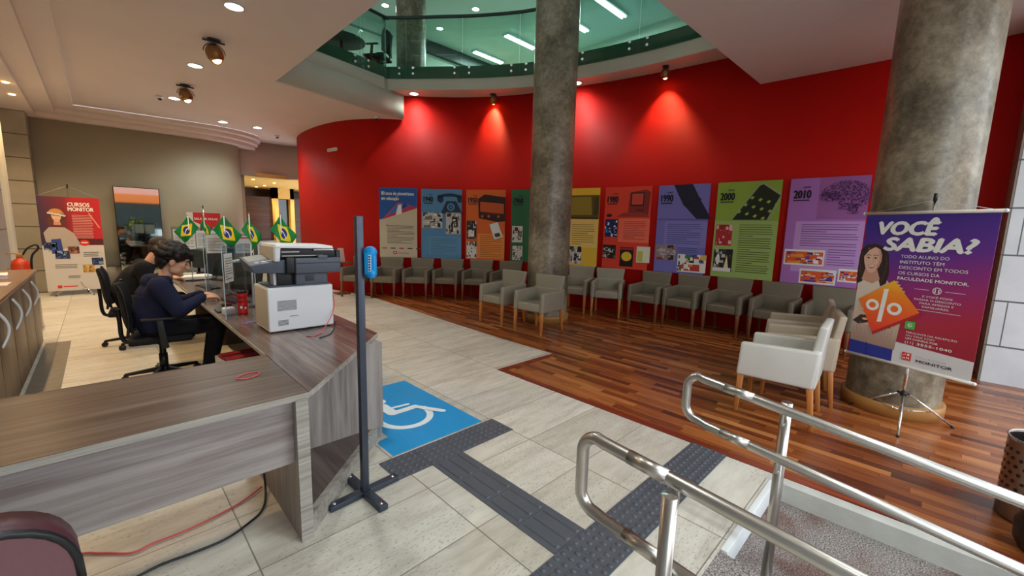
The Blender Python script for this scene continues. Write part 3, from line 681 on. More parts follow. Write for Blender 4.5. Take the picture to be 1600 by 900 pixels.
m_ = MB(M['desk_dark']); m_.prism([(.65, 2.052), (1.30, 2.70), (.65, 2.70)], .085, .1045); m_.build('corner_shelf', t)
m_ = MB(M['desk_edge']); m_.hexa([(.645, 2.03, 0), (1.325, 2.69, 0), (1.295, 2.705, 0), (.62, 2.06, 0), (.645, 2.03, .105), (1.325, 2.69, .105), (1.295, 2.705, .105), (.62, 2.06, .105)]); m_.build('kick_board', t)
m_ = MB(M['desk_side_z']); m_.box(1.32, 1.38, 2.72, 2.90, 0, .73); m_.build('end_panel', t)
m_ = MB(M['desk_side_z']); m_.box(1.38, 1.40, 2.90, 8.95, .0, .73); m_.build('front_panel', t)
for y in (4.0, 6.2, 8.0):
    m_ = MB(M['desk_dark']); m_.box(.98, 1.38, y, y+.025, 0, .73); m_.build('divider', t)
m_ = MB(M['desk_dark']); m_.box(.95, 1.38, 2.9, 4.0, .28, .30); m_.build('lower_shelf', t)
# back cabinet
t = thing('low_cabinet', 'long brown wooden cabinet with curved chrome handles along the left wall', 'cabinet', (0, 0, 0))
m_ = MB(M['cabinet']); m_.box(-1.18, -.605, 3.95, 7.5, .05, .90); m_.build('body', t)
m_ = MB(M['cabinet_top']); m_.box(-1.2, -.565, 3.9, 7.56, .90, .93, .003); m_.build('top', t)
m_ = MB(M['black']); m_.box(-1.15, -.64, 3.98, 7.45, 0, .05); m_.build('plinth', t)
for i, y in enumerate((4.0, 4.72, 5.44, 6.16, 6.88)):
    y1 = min(y+.71, 7.49); m_ = MB(M['cabinet']); m_.box(-.605, -.585, y+.004, y1-.004, .06, .885, .003); d = m_.build('door', t)
    hy = y+.10 if i % 2 else y+.12
    m_ = MB(M['white'])
    for dy in (0, .028):
        m_.tube([(-.585+.038*math.sin(PI*k/14), hy+dy+.05*math.sin(PI*k/14), .57+.27*k/14) for k in range(15)], .008)
    m_.build('handle', d)

# pc tower behind the desk at far left
t = thing('computer_tower', 'white computer tower with a label at the left edge behind the desk', 'computer', (-.62, 3.55, 0))
m_ = MB(M['white']); m_.box(-.1, .1, -.2, .2, 0, .64, .01); m_.build('case', t)
m_ = MB(M['black']); m_.box(.1, .102, .02, .1, .46, .49); m_.box(.1, .102, .03, .12, .50, .51); m_.build('vent', t, label='black slots')

# ================================================================= ARMCHAIRS
def make_armchair(lea, leg, label, group, H_=.86):
    t = thing('armchair', label, 'chair', (0, 0, 0), 0, group)     # faces +y
    m_ = MB(lea); m_.hexa([(-.215, -.20, .345), (.215, -.20, .345), (.215, .275, .345), (-.215, .275, .345), (-.215, -.20, .455), (.215, -.20, .455), (.215, .275, .47), (-.215, .275, .47)], .025, 3); m_.build('seat', t)
    m_ = MB(lea); m_.hexa([(-.215, -.27, .345), (.215, -.27, .345), (.215, -.19, .345), (-.215, -.19, .345), (-.27, -.325, H_), (.27, -.325, H_), (.275, -.265, H_), (-.275, -.265, H_)], .02, 3)
    m_.hexa([(-.275, -.285, .34), (.275, -.285, .34), (.275, -.21, .34), (-.275, -.21, .34), (-.278, -.30, .66), (.278, -.30, .66), (.278, -.23, .66), (-.278, -.23, .66)], .018, 2)
    m_.build('backrest', t)
    for s in (-1, 1):
        x0, x1 = (.215, .285) if s > 0 else (-.285, -.215)
        m_ = MB(lea); m_.hexa([(x0, -.27, .34), (x1, -.27, .34), (x1, .285, .34), (x0, .285, .34), (x0, -.295, .655), (x1, -.295, .655), (x1, .27, .635), (x0, .27, .635)], .024, 3); m_.build('armrest', t)
    for sx in (-1, 1):
        for y, dy in ((.25, .015), (-.25, -.04)):
            x = sx*.25; a, b = .024, .016
            m_ = MB(leg); m_.hexa([(x-b, y+dy-b, 0), (x+b, y+dy-b, 0), (x+b, y+dy+b, 0), (x-b, y+dy+b, 0), (x-a, y-a, .345), (x+a, y-a, .345), (x+a, y+a, .345), (x-a, y+a, .345)], .003, 1)
            m_.build('leg', t)
    return t
P_TAUPE = make_armchair(M['leather'], M['leg_dark'], 'x', 'armchairs in a row along the red wall')
P_LIT = make_armchair(M['leather_lit'], M['leg_wood'], 'x', 'armchairs in a row along the red wall')
used = set()
def chair_at(proto, xl, yl, xr, yr, label, group):
    # front feet at (xl,yl) and (xr,yr), seen left and right by someone facing the chair
    m0 = Vector(((xl+xr)/2, (yl+yr)/2)); d = Vector((xr-xl, yr-yl)).normalized()      # along the front, left to right for the viewer
    f = Vector((d.y, -d.x))                                                            # chair's forward
    rz = math.atan2(f.y, f.x)-PI/2; c = m0-f*.265
    def clear(q0):
        pn = min(((p-q0).length, i) for i, p in enumerate(WALL))[1]; q = WALL[pn]; tq = (WALL[min(pn+1, len(WALL)-1)]-WALL[max(pn-1, 0)]).normalized()
        return (q0-q).dot(Vector((tq.y, -tq.x)))
    for _ in range(30):
        if all(clear(c-f*.33+d*k) > .02 for k in (-.28, 0, .28)): break
        c += f*.02
    if proto.name in used: o = copy_tree(proto)
    else: o = proto; used.add(proto.name)
    o.location = (c.x, c.y, 0); o.rotation_euler = (0, 0, rz); tag(o, label, 'chair', group); return o
G1 = 'armchairs in a row along the red wall'
rowL = [((4.10, 9.34), (4.42, 8.90), 'taupe armchair farthest left along the red wall, half behind the black post'),
        ((4.50, 8.82), (4.86, 8.38), 'taupe armchair second from the left, under the first poster'),
        ((4.92, 8.30), (5.28, 7.86), 'taupe armchair under the left part of the 1940 poster'),
        ((5.33, 7.78), (5.66, 7.32), 'taupe armchair between the 1940 and the 1950 poster'),
        ((5.70, 7.24), (6.00, 6.76), 'taupe armchair under the 1950 poster'),
        ((6.04, 6.68), (6.28, 6.18), 'taupe armchair under the 1960 poster, left of the tall pillar')]
for a, b, l in rowL: chair_at(P_TAUPE, *a, *b, l, G1)
chair_at(P_LIT, 6.36, 5.10, 6.53, 4.58, 'lit-tone taupe armchair just right of the tall pillar under the yellow poster', G1)
chair_at(P_LIT, 6.46, 4.42, 6.70, 3.92, 'lit-tone taupe armchair under the 1980 poster, turned slightly sideways', G1)
rowR = [((6.90, 3.79), (6.93, 3.25), 'taupe armchair between the 1980 and the 1990 poster'), ((6.93, 3.17), (6.93, 2.63), 'taupe armchair under the 1990 poster'),
        ((6.90, 2.52), (6.90, 1.98), 'taupe armchair under the 2000 poster'), ((6.86, 1.86), (6.86, 1.32), 'taupe armchair under the left side of the 2010 poster'),
        ((6.84, 1.20), (6.84, .66), 'taupe armchair under the 2010 poster beside the right pillar')]
for a, b, l in rowR: chair_at(P_TAUPE, *a, *b, l, G1)
G2 = 'armchairs in front of the tall pillar'
chair_at(P_LIT, 4.50, 5.29, 4.52, 4.78, 'lit-tone taupe armchair in front of the tall pillar, the left one of the two', G2)
chair_at(P_LIT, 4.48, 4.46, 4.53, 3.92, 'lit-tone taupe armchair in front of the tall pillar, the right one of the two', G2)
PW = make_armchair(M['leather_daylit_white'], M['leg_wood'], 'armchair painted off-white for its daylight, nearest the ramp, seen from its side', 'armchairs beside the right pillar'); PW.location = (4.22, .85, 0); PW.rotation_euler = (0, 0, math.radians(4))
PB = make_armchair(M['leather_daylit'], M['leg_wood'], 'armchair painted beige for its daylight, between the off-white one and the pillar', 'armchairs beside the right pillar'); PB.location = (4.86, .85, 0); PB.rotation_euler = (0, 0, math.radians(13))
PC = copy_tree(PB, label='armchair painted beige for its daylight, farthest behind, its arms seen beyond the off-white one'); PC.location = (5.60, 1.02, 0); PC.rotation_euler = (0, 0, math.radians(10))

# small side table with a bag at the far left of the row
t = thing('side_table', 'small dark side table by the red wall at the far left of the chairs', 'table', (3.80, 9.40, 0))
m_ = MB(M['leg_dark']); m_.box(-.14, .25, -.16, .16, .70, .73, .004); m_.build('tabletop', t)
m_ = MB(M['leg_dark']); m_.box(.03, .08, -.025, .025, .03, .70); m_.build('column', t)
m_ = MB(M['leg_dark']); m_.box(-.1, .2, -.14, .14, 0, .03, .004); m_.build('foot', t)
m_ = MB(mat('pink_bag', (220, 190, 186), .35, trans=.0)); m_.hexa([(-.09, -.05, 0), (.09, -.05, 0), (.09, .05, 0), (-.09, .05, 0), (-.06, -.02, .31), (.07, -.01, .31), (.07, .01, .31), (-.06, .0, .31)], .012, 2)
m_.build('plastic_bag', None, 'small pale plastic bag standing on the side table', 'bag', loc=(3.84, 9.40, .73))

# ================================================================= POSTERS ON THE RED WALL
def poster(P0, P1, z0, z1, label, draw, base, name='wall_poster', group='posters on the red wall'):
    a = Vector((*P0, z0)); b = Vector((*P1, z0)); ux = (b-a).normalized(); W_ = (b-a).length; Hh = z1-z0
    n = Vector((ux.y, -ux.x, 0))
    o_ = Vector((0, 0, 0)); mb = MB(base); 
    A = Art(mb, o_+n*.0, ux, (0, 0, 1), n)
    c = [o_, ux*W_, ux*W_-n*.02, -n*.02]; mb.hexa([*c, *[p+Vector((0, 0, Hh)) for p in c]])
    draw(A, W_, Hh); return mb.build(name, None, label, 'poster', group, loc=a+n*.028)
INK = flat('ink', (24, 24, 34)); INKS = flat('ink_soft', (70, 66, 70)); WHT = flat('white_ink', (232, 232, 226))
def photo(A, x0, y0, x1, y1, cols, seed=1, layer=3):
    rd = random.Random(seed); A.rect(x0, y0, x1, y1, cols[0], layer)
    for k in range(34):
        w_ = (x1-x0); h_ = (y1-y0); f = .32 if k < 8 else .14; a = x0+rd.random()*w_*.85; b = y0+rd.random()*h_*.85; c = min(x1, a+w_*f*(.3+rd.random())); d = min(y1, b+h_*f*(.3+rd.random())); q = (rd.random()-.5)*w_*.06
        A.poly([(a, b), (c, b), (max(a+.002, c-abs(q)), d), (min(a+abs(q), c-.002), d)], cols[(k*7+k//3) % len(cols)], layer+.5+k*.1)
def dec(A, W_, Hh, year, x=.06):
    A.text('anos', x*W_+.11, Hh-.14, .035, INK, 3, .02); A.text(year, x*W_, Hh-.285, .115, INK, 3, .05, width=.21); A.rect(x*W_, Hh-.325, x*W_+.2, Hh-.308, INK, 3)
def cols(name, *rgbs): return [flat(name+str(i), c) for i, c in enumerate(rgbs)]
BW = cols('bw', (200, 196, 188), (60, 56, 52), (120, 116, 110), (230, 228, 222), (30, 28, 28)); DK = cols('dk', (30, 30, 34), (110, 90, 70), (200, 196, 190), (60, 60, 64))
COL = cols('col', (236, 234, 226), (64, 70, 140), (190, 60, 50), (60, 120, 90), (220, 180, 90), (40, 40, 50)); SITE = cols('site', (226, 90, 40), (90, 50, 150), (240, 150, 50), (60, 40, 110), (240, 240, 240))
def p_intro(A, W_, Hh):
    sky = flat('intro_sky', (36, 92, 170)); red = flat('intro_red', (206, 44, 50)); lb = flat('intro_blue', (40, 120, 200)); db = flat('intro_dark', (30, 60, 130))
    A.poly([(0, Hh), (0, Hh*.54), (W_, Hh*.73), (W_, Hh)], sky, 1); A.text('80 anos de pioneirismo', .05, Hh-.16, .075, WHT, 4, .035, width=W_*.86); A.text('em educação', .05, Hh-.27, .075, WHT, 4, .035, width=W_*.46)
    A.poly([(.08, Hh*.55), (W_, Hh*.72), (W_, Hh*.75), (.09, Hh*.57)], red, 2); A.poly([(.10, Hh*.575), (.42, Hh*.80), (.92*W_, Hh*.745)], red, 2)
    A.poly([(.16, Hh*.60), (.43, Hh*.785), (.82*W_, Hh*.745)], lb, 2.5); A.poly([(.5, Hh*.70), (.55, Hh*.79), (.75*W_, Hh*.75)], db, 2.8); A.poly([(.36, Hh*.61), (.42, Hh*.76), (.49, Hh*.77), (.50, Hh*.64)], WHT, 3)
    A.lines(W_*.2, Hh*.20, W_*.93, Hh*.47, 13, INKS, 2, .28, 3, 4); A.text('L', W_*.19, Hh*.455, .05, INK, 3, .03)
    for k, c in enumerate((red, INKS, red, INKS, INKS)): A.rect(.05+k*.19, Hh*.125, .16+k*.19, Hh*.14, c, 2)
    A.rect(.30, Hh*.045, .38, Hh*.09, red, 2); A.rect(.325, Hh*.057, .355, Hh*.078, WHT, 3); A.text('MONITOR', .41, Hh*.053, .028, INKS, 2, .02, width=.24)
def p1940(A, W_, Hh):
    d = flat('phone40', (30, 54, 78)); m2 = flat('panel40', (96, 150, 190)); li = flat('line40', (74, 120, 160)); A.rect(.10, .08, W_, Hh*.32, m2, 1); dec(A, W_, Hh, '1940')
    x0 = .37; y = Hh-.12
    A.ring(x0+.28, y-.10, .30, .07, d, 3, 20, .13, math.radians(10), math.radians(170)); A.poly([(x0, y-.02), (x0+.10, y), (x0+.14, y-.12), (x0+.08, y-.19), (x0-.01, y-.14)], d, 3)
    A.poly([(W_-.12, y-.02), (W_, y), (W_, y-.17), (W_-.08, y-.17)], d, 3); A.poly([(x0+.20, y-.14), (x0+.42, y-.14), (x0+.56, y-.42), (x0+.07, y-.42)], d, 3)
    A.ring(x0+.30, y-.27, .085, .03, m2, 4); A.disc(x0+.30, y-.27, .035, li, 4)
    photo(A, .02, Hh*.44, .48, Hh*.66, BW, 3); photo(A, .56, Hh*.36, W_-.02, Hh*.67, BW, 8); A.lines(W_*.24, .10, W_*.93, Hh*.30, 8, li, 3, .3, 5, 4); A.rect(.13, .05, .145, Hh*.31, li, 2)
def p1950(A, W_, Hh):
    d = flat('radio50', (50, 24, 24)); o2 = flat('panel50', (236, 144, 66)); f = flat('radiof', (196, 84, 34)); A.rect(.27, .04, W_, Hh*.38, o2, 1); dec(A, W_, Hh, '1950')
    x0 = .28; y = Hh-.10; A.poly([(x0, y-.10), (x0+.15, y), (W_, y-.06), (W_, y-.58), (x0+.45, y-.60), (x0+.02, y-.52)], d, 3); A.poly([(x0+.05, y-.16), (W_-.03, y-.20), (W_-.03, y-.42), (x0+.05, y-.38)], f, 4)
    for x in (x0+.1, x0+.25, W_-.15): A.disc(x, y-.48, .03, f, 4)
    A.rect(x0+.08, y-.44, W_-.08, y-.42, flat('dial', (90, 50, 40)), 5); photo(A, .02, Hh*.30, .25, Hh*.56, DK, 2); A.rect(.06, Hh*.33, .2, Hh*.43, WHT, 6); photo(A, .02, .03, .26, Hh*.26, BW[3:4]+BW[:3], 4)
    A.poly([(.55, Hh*.51), (.74, Hh*.55), (.86, Hh*.34), (.67, Hh*.30)], WHT, 4); A.poly([(.66, Hh*.38), (.78, Hh*.40), (.82, Hh*.35), (.70, Hh*.33)], INKS, 5); A.lines(.34, .06, W_-.06, Hh*.36, 12, flat('line50', (150, 84, 40)), 3, .25, 7, 5)
def p1960(A, W_, Hh):
    dec(A, W_, Hh, '1960'); g = flat('panel60', (70, 140, 100)); A.rect(.45, .06, W_, Hh*.6, g, 1); photo(A, .03, Hh*.27, .27, Hh*.50, BW[3:4]+BW[:3], 6); photo(A, .05, .03, .28, Hh*.22, BW[3:4]+BW[:3], 9)
    A.poly([(.45, Hh*.66), (.9, Hh*.66), (.9, Hh*.92), (.45, Hh*.92)], flat('tv60', (24, 66, 44)), 2); A.lines(.5, .1, W_-.05, Hh*.56, 12, flat('line60', (30, 84, 56)), 3, .25, 4, 5)
def p1970(A, W_, Hh):
    d = flat('tv70', (96, 76, 20)); s_ = flat('tvs70', (150, 126, 40)); y2 = flat('panel70', (238, 202, 110)); A.rect(0, .05, W_-.0, Hh*.60, y2, .5); A.rect(0, Hh*.62, W_, Hh*.91, d, 2)
    A.poly([(W_-.62, Hh*.66), (W_-.60, Hh*.89), (W_-.17, Hh*.89), (W_-.14, Hh*.66)], s_, 3); A.rect(W_-.10, Hh*.66, W_-.02, Hh*.88, flat('tvk', (70, 58, 20)), 3); A.rect(0, Hh*.61, W_, Hh*.625, INK, 3)
    dec(A, W_, Hh*1.0, '1970', .03); photo(A, .04, Hh*.32, W_-.68, Hh*.57, BW, 5); A.rect(0, .03, W_, Hh*.24, flat('p70b', (232, 186, 60)), 1); photo(A, .04, .05, .26, Hh*.27, BW, 12); photo(A, W_-.62, .03, W_-.32, Hh*.25, BW, 13); A.lines(W_-.55, Hh*.27, W_-.06, Hh*.55, 10, flat('line70', (130, 104, 40)), 3, .25, 6, 5)
def p1980(A, W_, Hh):
    d = flat('mac80', (136, 40, 34)); e = flat('mac80b', (206, 74, 56)); k = flat('mac80k', (50, 20, 24)); p2 = flat('panel80', (246, 112, 84)); dec(A, W_, Hh, '1980'); A.rect(.30, Hh*.33, W_, Hh*.62, p2, 1)
    A.poly([(W_-.40, Hh*.93), (W_-.10, Hh*.96), (W_-.02, Hh*.93), (W_-.04, Hh*.66), (W_-.42, Hh*.68)], d, 2); A.rect(W_-.38, Hh*.77, W_-.13, Hh*.93, k, 3); A.rect(W_-.36, Hh*.785, W_-.15, Hh*.915, e, 4)
    A.poly([(.24, Hh*.64), (.40, Hh*.69), (W_-.10, Hh*.685), (W_-.02, Hh*.64)], flat('kb80', (160, 50, 40)), 3); A.disc(.10, Hh*.655, .06, k, 3, 20, .03); A.rect(W_-.28, Hh*.715, W_-.12, Hh*.725, k, 3)
    photo(A, .03, Hh*.39, .28, Hh*.61, cols('sp80', (24, 40, 96), (60, 150, 200), (230, 230, 230), (20, 26, 60)), 5); photo(A, .01, Hh*.12, .27, Hh*.29, DK, 7)
    A.rect(.36, Hh*.03, .62, Hh*.27, flat('mag80', (30, 20, 20)), 3); A.disc(.49, Hh*.155, .10, flat('mag80y', (226, 190, 50)), 4, 24, .09); A.rect(.37, Hh*.235, .61, Hh*.26, flat('mag80r', (170, 40, 50)), 4); A.rect(.68, Hh*.09, .93, Hh*.285, flat('mag80w', (226, 226, 200)), 3); A.rect(.70, Hh*.10, .80, Hh*.23, flat('mag80g', (200, 196, 90)), 4)
    A.lines(.40, Hh*.36, W_-.06, Hh*.59, 11, flat('line80', (150, 56, 46)), 3, .25, 8, 5)
def p1990(A, W_, Hh):
    d = flat('flip90', (28, 26, 50)); p2 = flat('panel90', (132, 128, 196)); dec(A, W_, Hh, '1990'); A.rect(0, Hh*.605, W_, Hh*.62, flat('bar90', (96, 90, 160)), 1); A.rect(.15, Hh*.30, W_, Hh*.59, p2, 1)
    A.poly([(.26, Hh), (.58, Hh), (.72, Hh*.83), (.92, Hh*.62), (.68, Hh*.62), (.44, Hh*.78)], d, 2); A.poly([(.44, Hh*.78), (.72, Hh*.85), (.74, Hh*.83), (.46, Hh*.76)], INK, 3); A.poly([(.56, Hh*.77), (.70, Hh*.80), (W_, Hh*.66), (W_, Hh*.62), (.72, Hh*.62)], d, 2.5)
    photo(A, .02, Hh*.14, .38, Hh*.32, cols('aud', (150, 130, 130), (40, 34, 40), (190, 180, 180), (150, 60, 60)), 3); photo(A, .42, Hh*.02, .90, Hh*.22, COL, 4, 4); A.lines(.20, Hh*.33, W_-.06, Hh*.57, 10, flat('line90', (80, 76, 140)), 3, .28, 2, 4); A.lines(.42, Hh*.235, W_-.1, Hh*.30, 3, flat('line90', (80, 76, 140)), 3, .28, 2)
def p2000(A, W_, Hh):
    d = flat('sp00', (30, 38, 20)); p2 = flat('panel00', (158, 186, 104)); ic = flat('sp00i', (150, 180, 70)); A.rect(0, 0, W_, Hh*.60, p2, 1); dec(A, W_, Hh, '2000')
    A.poly([(.22, Hh*.605), (.60, Hh*.97), (.66, Hh*.985), (W_, Hh*.87), (W_, Hh*.82), (.80, Hh*.605)], flat('sp00e', (150, 166, 110)), 2); A.poly([(.26, Hh*.61), (.61, Hh*.95), (.66, Hh*.965), (W_-.01, Hh*.85), (.75, Hh*.61)], d, 3)
    for i in range(4):
        for j in range(3):
            cx = .48+.115*i-.085*j+.04; cy = Hh*(.83-.022*i-.07*j); A.poly([(cx-.028, cy), (cx+.005, cy+.032), (cx+.036, cy+.016), (cx+.005, cy-.022)], ic, 4)
    photo(A, .03, Hh*.34, .28, Hh*.56, cols('red00', (180, 40, 46), (200, 60, 60), (230, 190, 180), (150, 30, 40)), 4); photo(A, .03, Hh*.06, .32, Hh*.30, DK, 11); A.rect(.03, Hh*.06, .31, Hh*.10, WHT, 7); A.disc(.10, Hh*.19, .03, WHT, 7, 16, .09); A.poly([(.2, Hh*.1), (.27, Hh*.1), (.235, Hh*.24)], flat('fire', (240, 220, 160)), 7)
    A.lines(.38, Hh*.06, W_-.05, Hh*.57, 22, flat('line00', (84, 104, 44)), 3, .3, 6, 6)
def p2010(A, W_, Hh):
    d = flat('brain10', (78, 40, 96)); p2 = flat('panel10', (196, 150, 210)); q = flat('pan10b', (158, 96, 160)); A.rect(.36, Hh*.62, W_, Hh, q, 1); A.rect(.12, Hh*.12, W_, Hh*.60, p2, 1); dec(A, W_, Hh, '2010')
    rd = random.Random(5)
    for k in range(900):
        a = rd.random()*2*PI; r = math.sqrt(rd.random()); x = .67+.29*r*math.cos(a); y = Hh*.83+.20*r*math.sin(a)
        if y < Hh*.78 and x < .60: y += .12
        a2 = rd.random()*PI; l = .016; A.line([(x-l*math.cos(a2), y-l*math.sin(a2)), (x+l*math.cos(a2)*.4, y+l*math.sin(a2)), (x+l*math.cos(a2), y-l*.2)], .0028, d, 2+k*.002)
    for k in range(120): x = .72+.10*rd.random(); y = Hh*.66+.14*rd.random(); A.line([(x, y), (x+.02-.04*rd.random(), y+.02)], .0028, d, 3.9)
    A.lines(.20, Hh*.36, W_-.05, Hh*.58, 10, flat('line10', (120, 80, 140)), 3, .28, 3, 4); A.lines(.55, Hh*.19, W_-.05, Hh*.35, 7, flat('line10', (120, 80, 140)), 3, .28, 3, 4)
    for (x0, y0, x1, y1, sd) in ((.02, .18, .52, .33, 3), (.24, .01, .68, .15, 5), (.70, .05, .98, .17, 7)):
        A.rect(x0, Hh*y0, x1, Hh*y1, WHT, 3); photo(A, x0+.02, Hh*y0+.025, x1-.02, Hh*y1-.03, SITE, sd, 4)
PZ = (.86, 2.41)
PL = [((4.55, 8.89), (5.18, 8.34), 'cream and blue poster about 80 years of pioneering, farthest left on the red wall', p_intro, (206, 196, 170), 'p80'),
      ((5.26, 8.28), (5.89, 7.62), 'blue 1940 poster with an old telephone', p1940, (84, 140, 184), 'p40'), ((5.96, 7.53), (6.45, 6.77), 'orange 1950 poster with an old radio', p1950, (222, 104, 40), 'p50'),
      ((6.52, 6.64), (6.93, 5.82), 'green 1960 poster partly hidden by the tall pillar', p1960, (44, 112, 76), 'p60'), ((6.86, 5.60), (7.11, 4.76), 'yellow poster with an old television, just right of the tall pillar', p1970, (236, 186, 50), 'p70'),
      ((7.13, 4.64), (7.31, 3.77), 'red orange 1980 poster with a desktop computer', p1980, (226, 66, 44), 'p80b'), ((7.33, 3.64), (7.43, 2.78), 'violet blue 1990 poster with a flip phone', p1990, (118, 114, 184), 'p90'),
      ((7.44, 2.66), (7.50, 1.75), 'green 2000 poster with a touch screen phone', p2000, (142, 172, 62), 'p00'), ((7.50, 1.64), (7.53, .72), 'purple 2010 poster with a brain drawing', p2010, (172, 112, 186), 'p10')]
for a, b, l, fn, c, nm in PL:
    # nudge off the curved wall so that the flat board clears it
    A0 = Vector(a); B0 = Vector(b); d = (B0-A0).normalized(); n = Vector((d.y, -d.x))
    poster(A0+n*.02, B0+n*.02, *PZ, l, fn, flat(nm, c, .5))

# ================================================================= BANNER STANDS
def tripod(t, hub_z, r, feet, pole_top):
    m_ = MB(M['chrome']); m_.cyl((0, 0, .10), (0, 0, hub_z+.5), .012); m_.cyl((0, 0, hub_z+.45), (0, 0, pole_top-.05), .009); m_.m(M['black']).cyl((0, 0, pole_top-.06), (0, 0, pole_top), .013); m_.build('pole', t)
    m_ = MB(M['black']); m_.cyl((0, 0, hub_z-.02), (0, 0, hub_z+.015), .022)
    for a in feet: m_.box(0, 0, 0, 0, 0, 0) if 0 else m_.cyl((.015*math.cos(a), .015*math.sin(a), hub_z), (.045*math.cos(a), .045*math.sin(a), hub_z), .010)
    m_.build('hub', t)
    for a in feet:
        c, s = math.cos(a), math.sin(a)
        m_ = MB(M['chrome']); m_.cyl((.035*c, .035*s, hub_z), (r*c, r*s, .012), .009); m_.cyl((0.01*c, .01*s, .11), (r*.55*c, r*.55*s, hub_z*.47), .005); m_.m(M['black']).cyl((r*.97*c, r*.97*s, .02), (r*c, r*s, 0), .011); m_.build('leg', t)
def face(A, cx, cy, s, skin, hair, look=1, helmet=None):
    # a printed portrait: hair mass, face, neck, features
    h2 = flat('hair_hi', (74, 52, 44)); sh = flat('face_shadow', (206, 152, 128)); lip = flat('lips', (176, 70, 70)); eye = flat('eye_ink', (40, 26, 24))
    A.poly([(cx+s*x, cy+s*y) for x, y in ((-.75, .55), (-.5, 1.05), (0, 1.25), (.5, 1.1), (.8, .6), (.9, -.2), (1.0, -1.1), (.75, -1.7), (.4, -1.3), (-.45, -1.2), (-.85, -1.7), (-1.15, -1.0), (-.9, -.1))], hair, 3)
    A.poly([(cx+s*x, cy+s*y) for x, y in ((-.3, -.5), (.35, -.55), (.5, -1.4), (-.4, -1.4))], sh, 4)
    A.poly([(cx+s*x, cy+s*y) for x, y in ((-.52, .5), (-.3, .85), (.1, .92), (.45, .75), (.58, .3), (.56, -.2), (.38, -.6), (.1, -.85), (-.15, -.78), (-.42, -.4), (-.55, .1))], skin, 5)
    for x in (-.26, .22): A.disc(cx+s*x, cy+s*.15, s*.10, eye, 6, 16, s*.05); A.line([(cx+s*(x-.15), cy+s*.33), (cx+s*(x+.14), cy+s*.35)], s*.05, eye, 6)
    A.line([(cx+s*.0, cy+s*.12), (cx+s*.06, cy-s*.16), (cx-s*.03, cy-s*.19)], s*.035, sh, 6)
    A.poly([(cx+s*x, cy+s*y) for x, y in ((-.26, -.34), (.0, -.40), (.28, -.30), (.12, -.54), (-.10, -.56))], lip, 6); A.poly([(cx+s*x, cy+s*y) for x, y in ((-.2, -.37), (.0, -.42), (.22, -.34), (.08, -.46), (-.08, -.47))], WHT, 7)
    A.poly([(cx+s*x, cy+s*y) for x, y in ((.45, .95), (.75, .5), (.8, -.3), (.62, .2))], h2, 6)
    if helmet:
        A.disc(cx, cy+s*.62, s*.85, helmet, 8, 24, s*.75, 0, PI); A.poly([(cx-s*1.0, cy+s*.62), (cx+s*1.0, cy+s*.52), (cx+s*.98, cy+s*.68), (cx-s*.95, cy+s*.74)], helmet, 9)
# the purple banner: board from L (4.93,.45) to R (4.58,-.31)
L_ = Vector((4.93, .45)); R_ = Vector((4.58, -.31)); d = (R_-L_).normalized(); BW_ = (R_-L_).length; n = Vector((d.y, -d.x))
if n.dot(Vector((-1, 0))) < 0: n = -n
t = thing('banner_stand', 'purple and red advertising banner on a silver tripod in front of the right pillar', 'banner', (4.77, .05, 0))
z0, z1 = .505, 1.775; org = Vector((L_.x-4.77, L_.y-.05, z0))+Vector((n.x, n.y, 0))*.03
ux = Vector((d.x, d.y, 0)); nn = Vector((n.x, n.y, 0)); BH = z1-z0
bg = gradient_mat('banner_gradient', 2, z0, z1, [(0, (150, 24, 44)), (.28, (170, 30, 56)), (.5, (150, 40, 110)), (.72, (96, 44, 140)), (1, (52, 36, 132))], .45, (1, .28))
m_ = MB(bg); c = [org, org+ux*BW_, org+ux*BW_-nn*.003, org-nn*.003]; m_.hexa([*c, *[p+Vector((0, 0, BH)) for p in c]]); A = Art(m_, org, ux, (0, 0, 1), nn, .001)
white = WHT
# coordinates below are fractions of the board
X = lambda f: f*BW_
Y = lambda f: f*BH
A.poly([(X(.38), 0), (X(1), 0), (X(1), Y(.125)), (X(.38), Y(.15))], flat('banner_foot', (214, 212, 210)), 1)
A.poly([(0, 0), (X(.40), 0), (X(.40), Y(.10)), (X(.3), Y(.105)), (0, Y(.12))], flat('jeans', (36, 48, 140)), 2); A.line([(X(.17), 0), (X(.16), Y(.105))], .006, flat('jeans_d', (24, 32, 100)), 3)
sw = gradient_mat('knit_sweater', 2, z0, z0+.7, [(.1, (146, 112, 98)), (.45, (196, 172, 152)), (.8, (218, 202, 184))], .8)
A.poly([(0, Y(.10)), (X(.41), Y(.09)), (X(.43), Y(.30)), (X(.36), Y(.47)), (X(.25), Y(.56)), (X(.16), Y(.585)), (X(.04), Y(.58)), (0, Y(.54))], sw, 2.2)
A.poly([(0, Y(.24)), (X(.07), Y(.29)), (X(.14), Y(.33)), (X(.24), Y(.29)), (X(.36), Y(.23)), (X(.27), Y(.225)), (X(.15), Y(.245)), (X(.06), Y(.22))], flat('fur_dark', (62, 48, 44)), 2.5)
for k in range(14): A.line([(X(.03+.025*k), Y(.12)), (X(.02+.027*k), Y(.20+.02*(k % 3)))], .004, flat('knit_shade', (160, 130, 114)), 2.6)
def tr(p, c, s_): return [(c[0]+s_*x, c[1]+s_*y) for x, y in p]
fc = (X(.105), Y(.675)); fs = .125; hr = flat('face_hair', (52, 36, 34)); hh2 = flat('hair_hi', (82, 56, 46)); skn = flat('face_skin', (228, 180, 156)); sh2 = flat('face_shadow', (204, 148, 124))
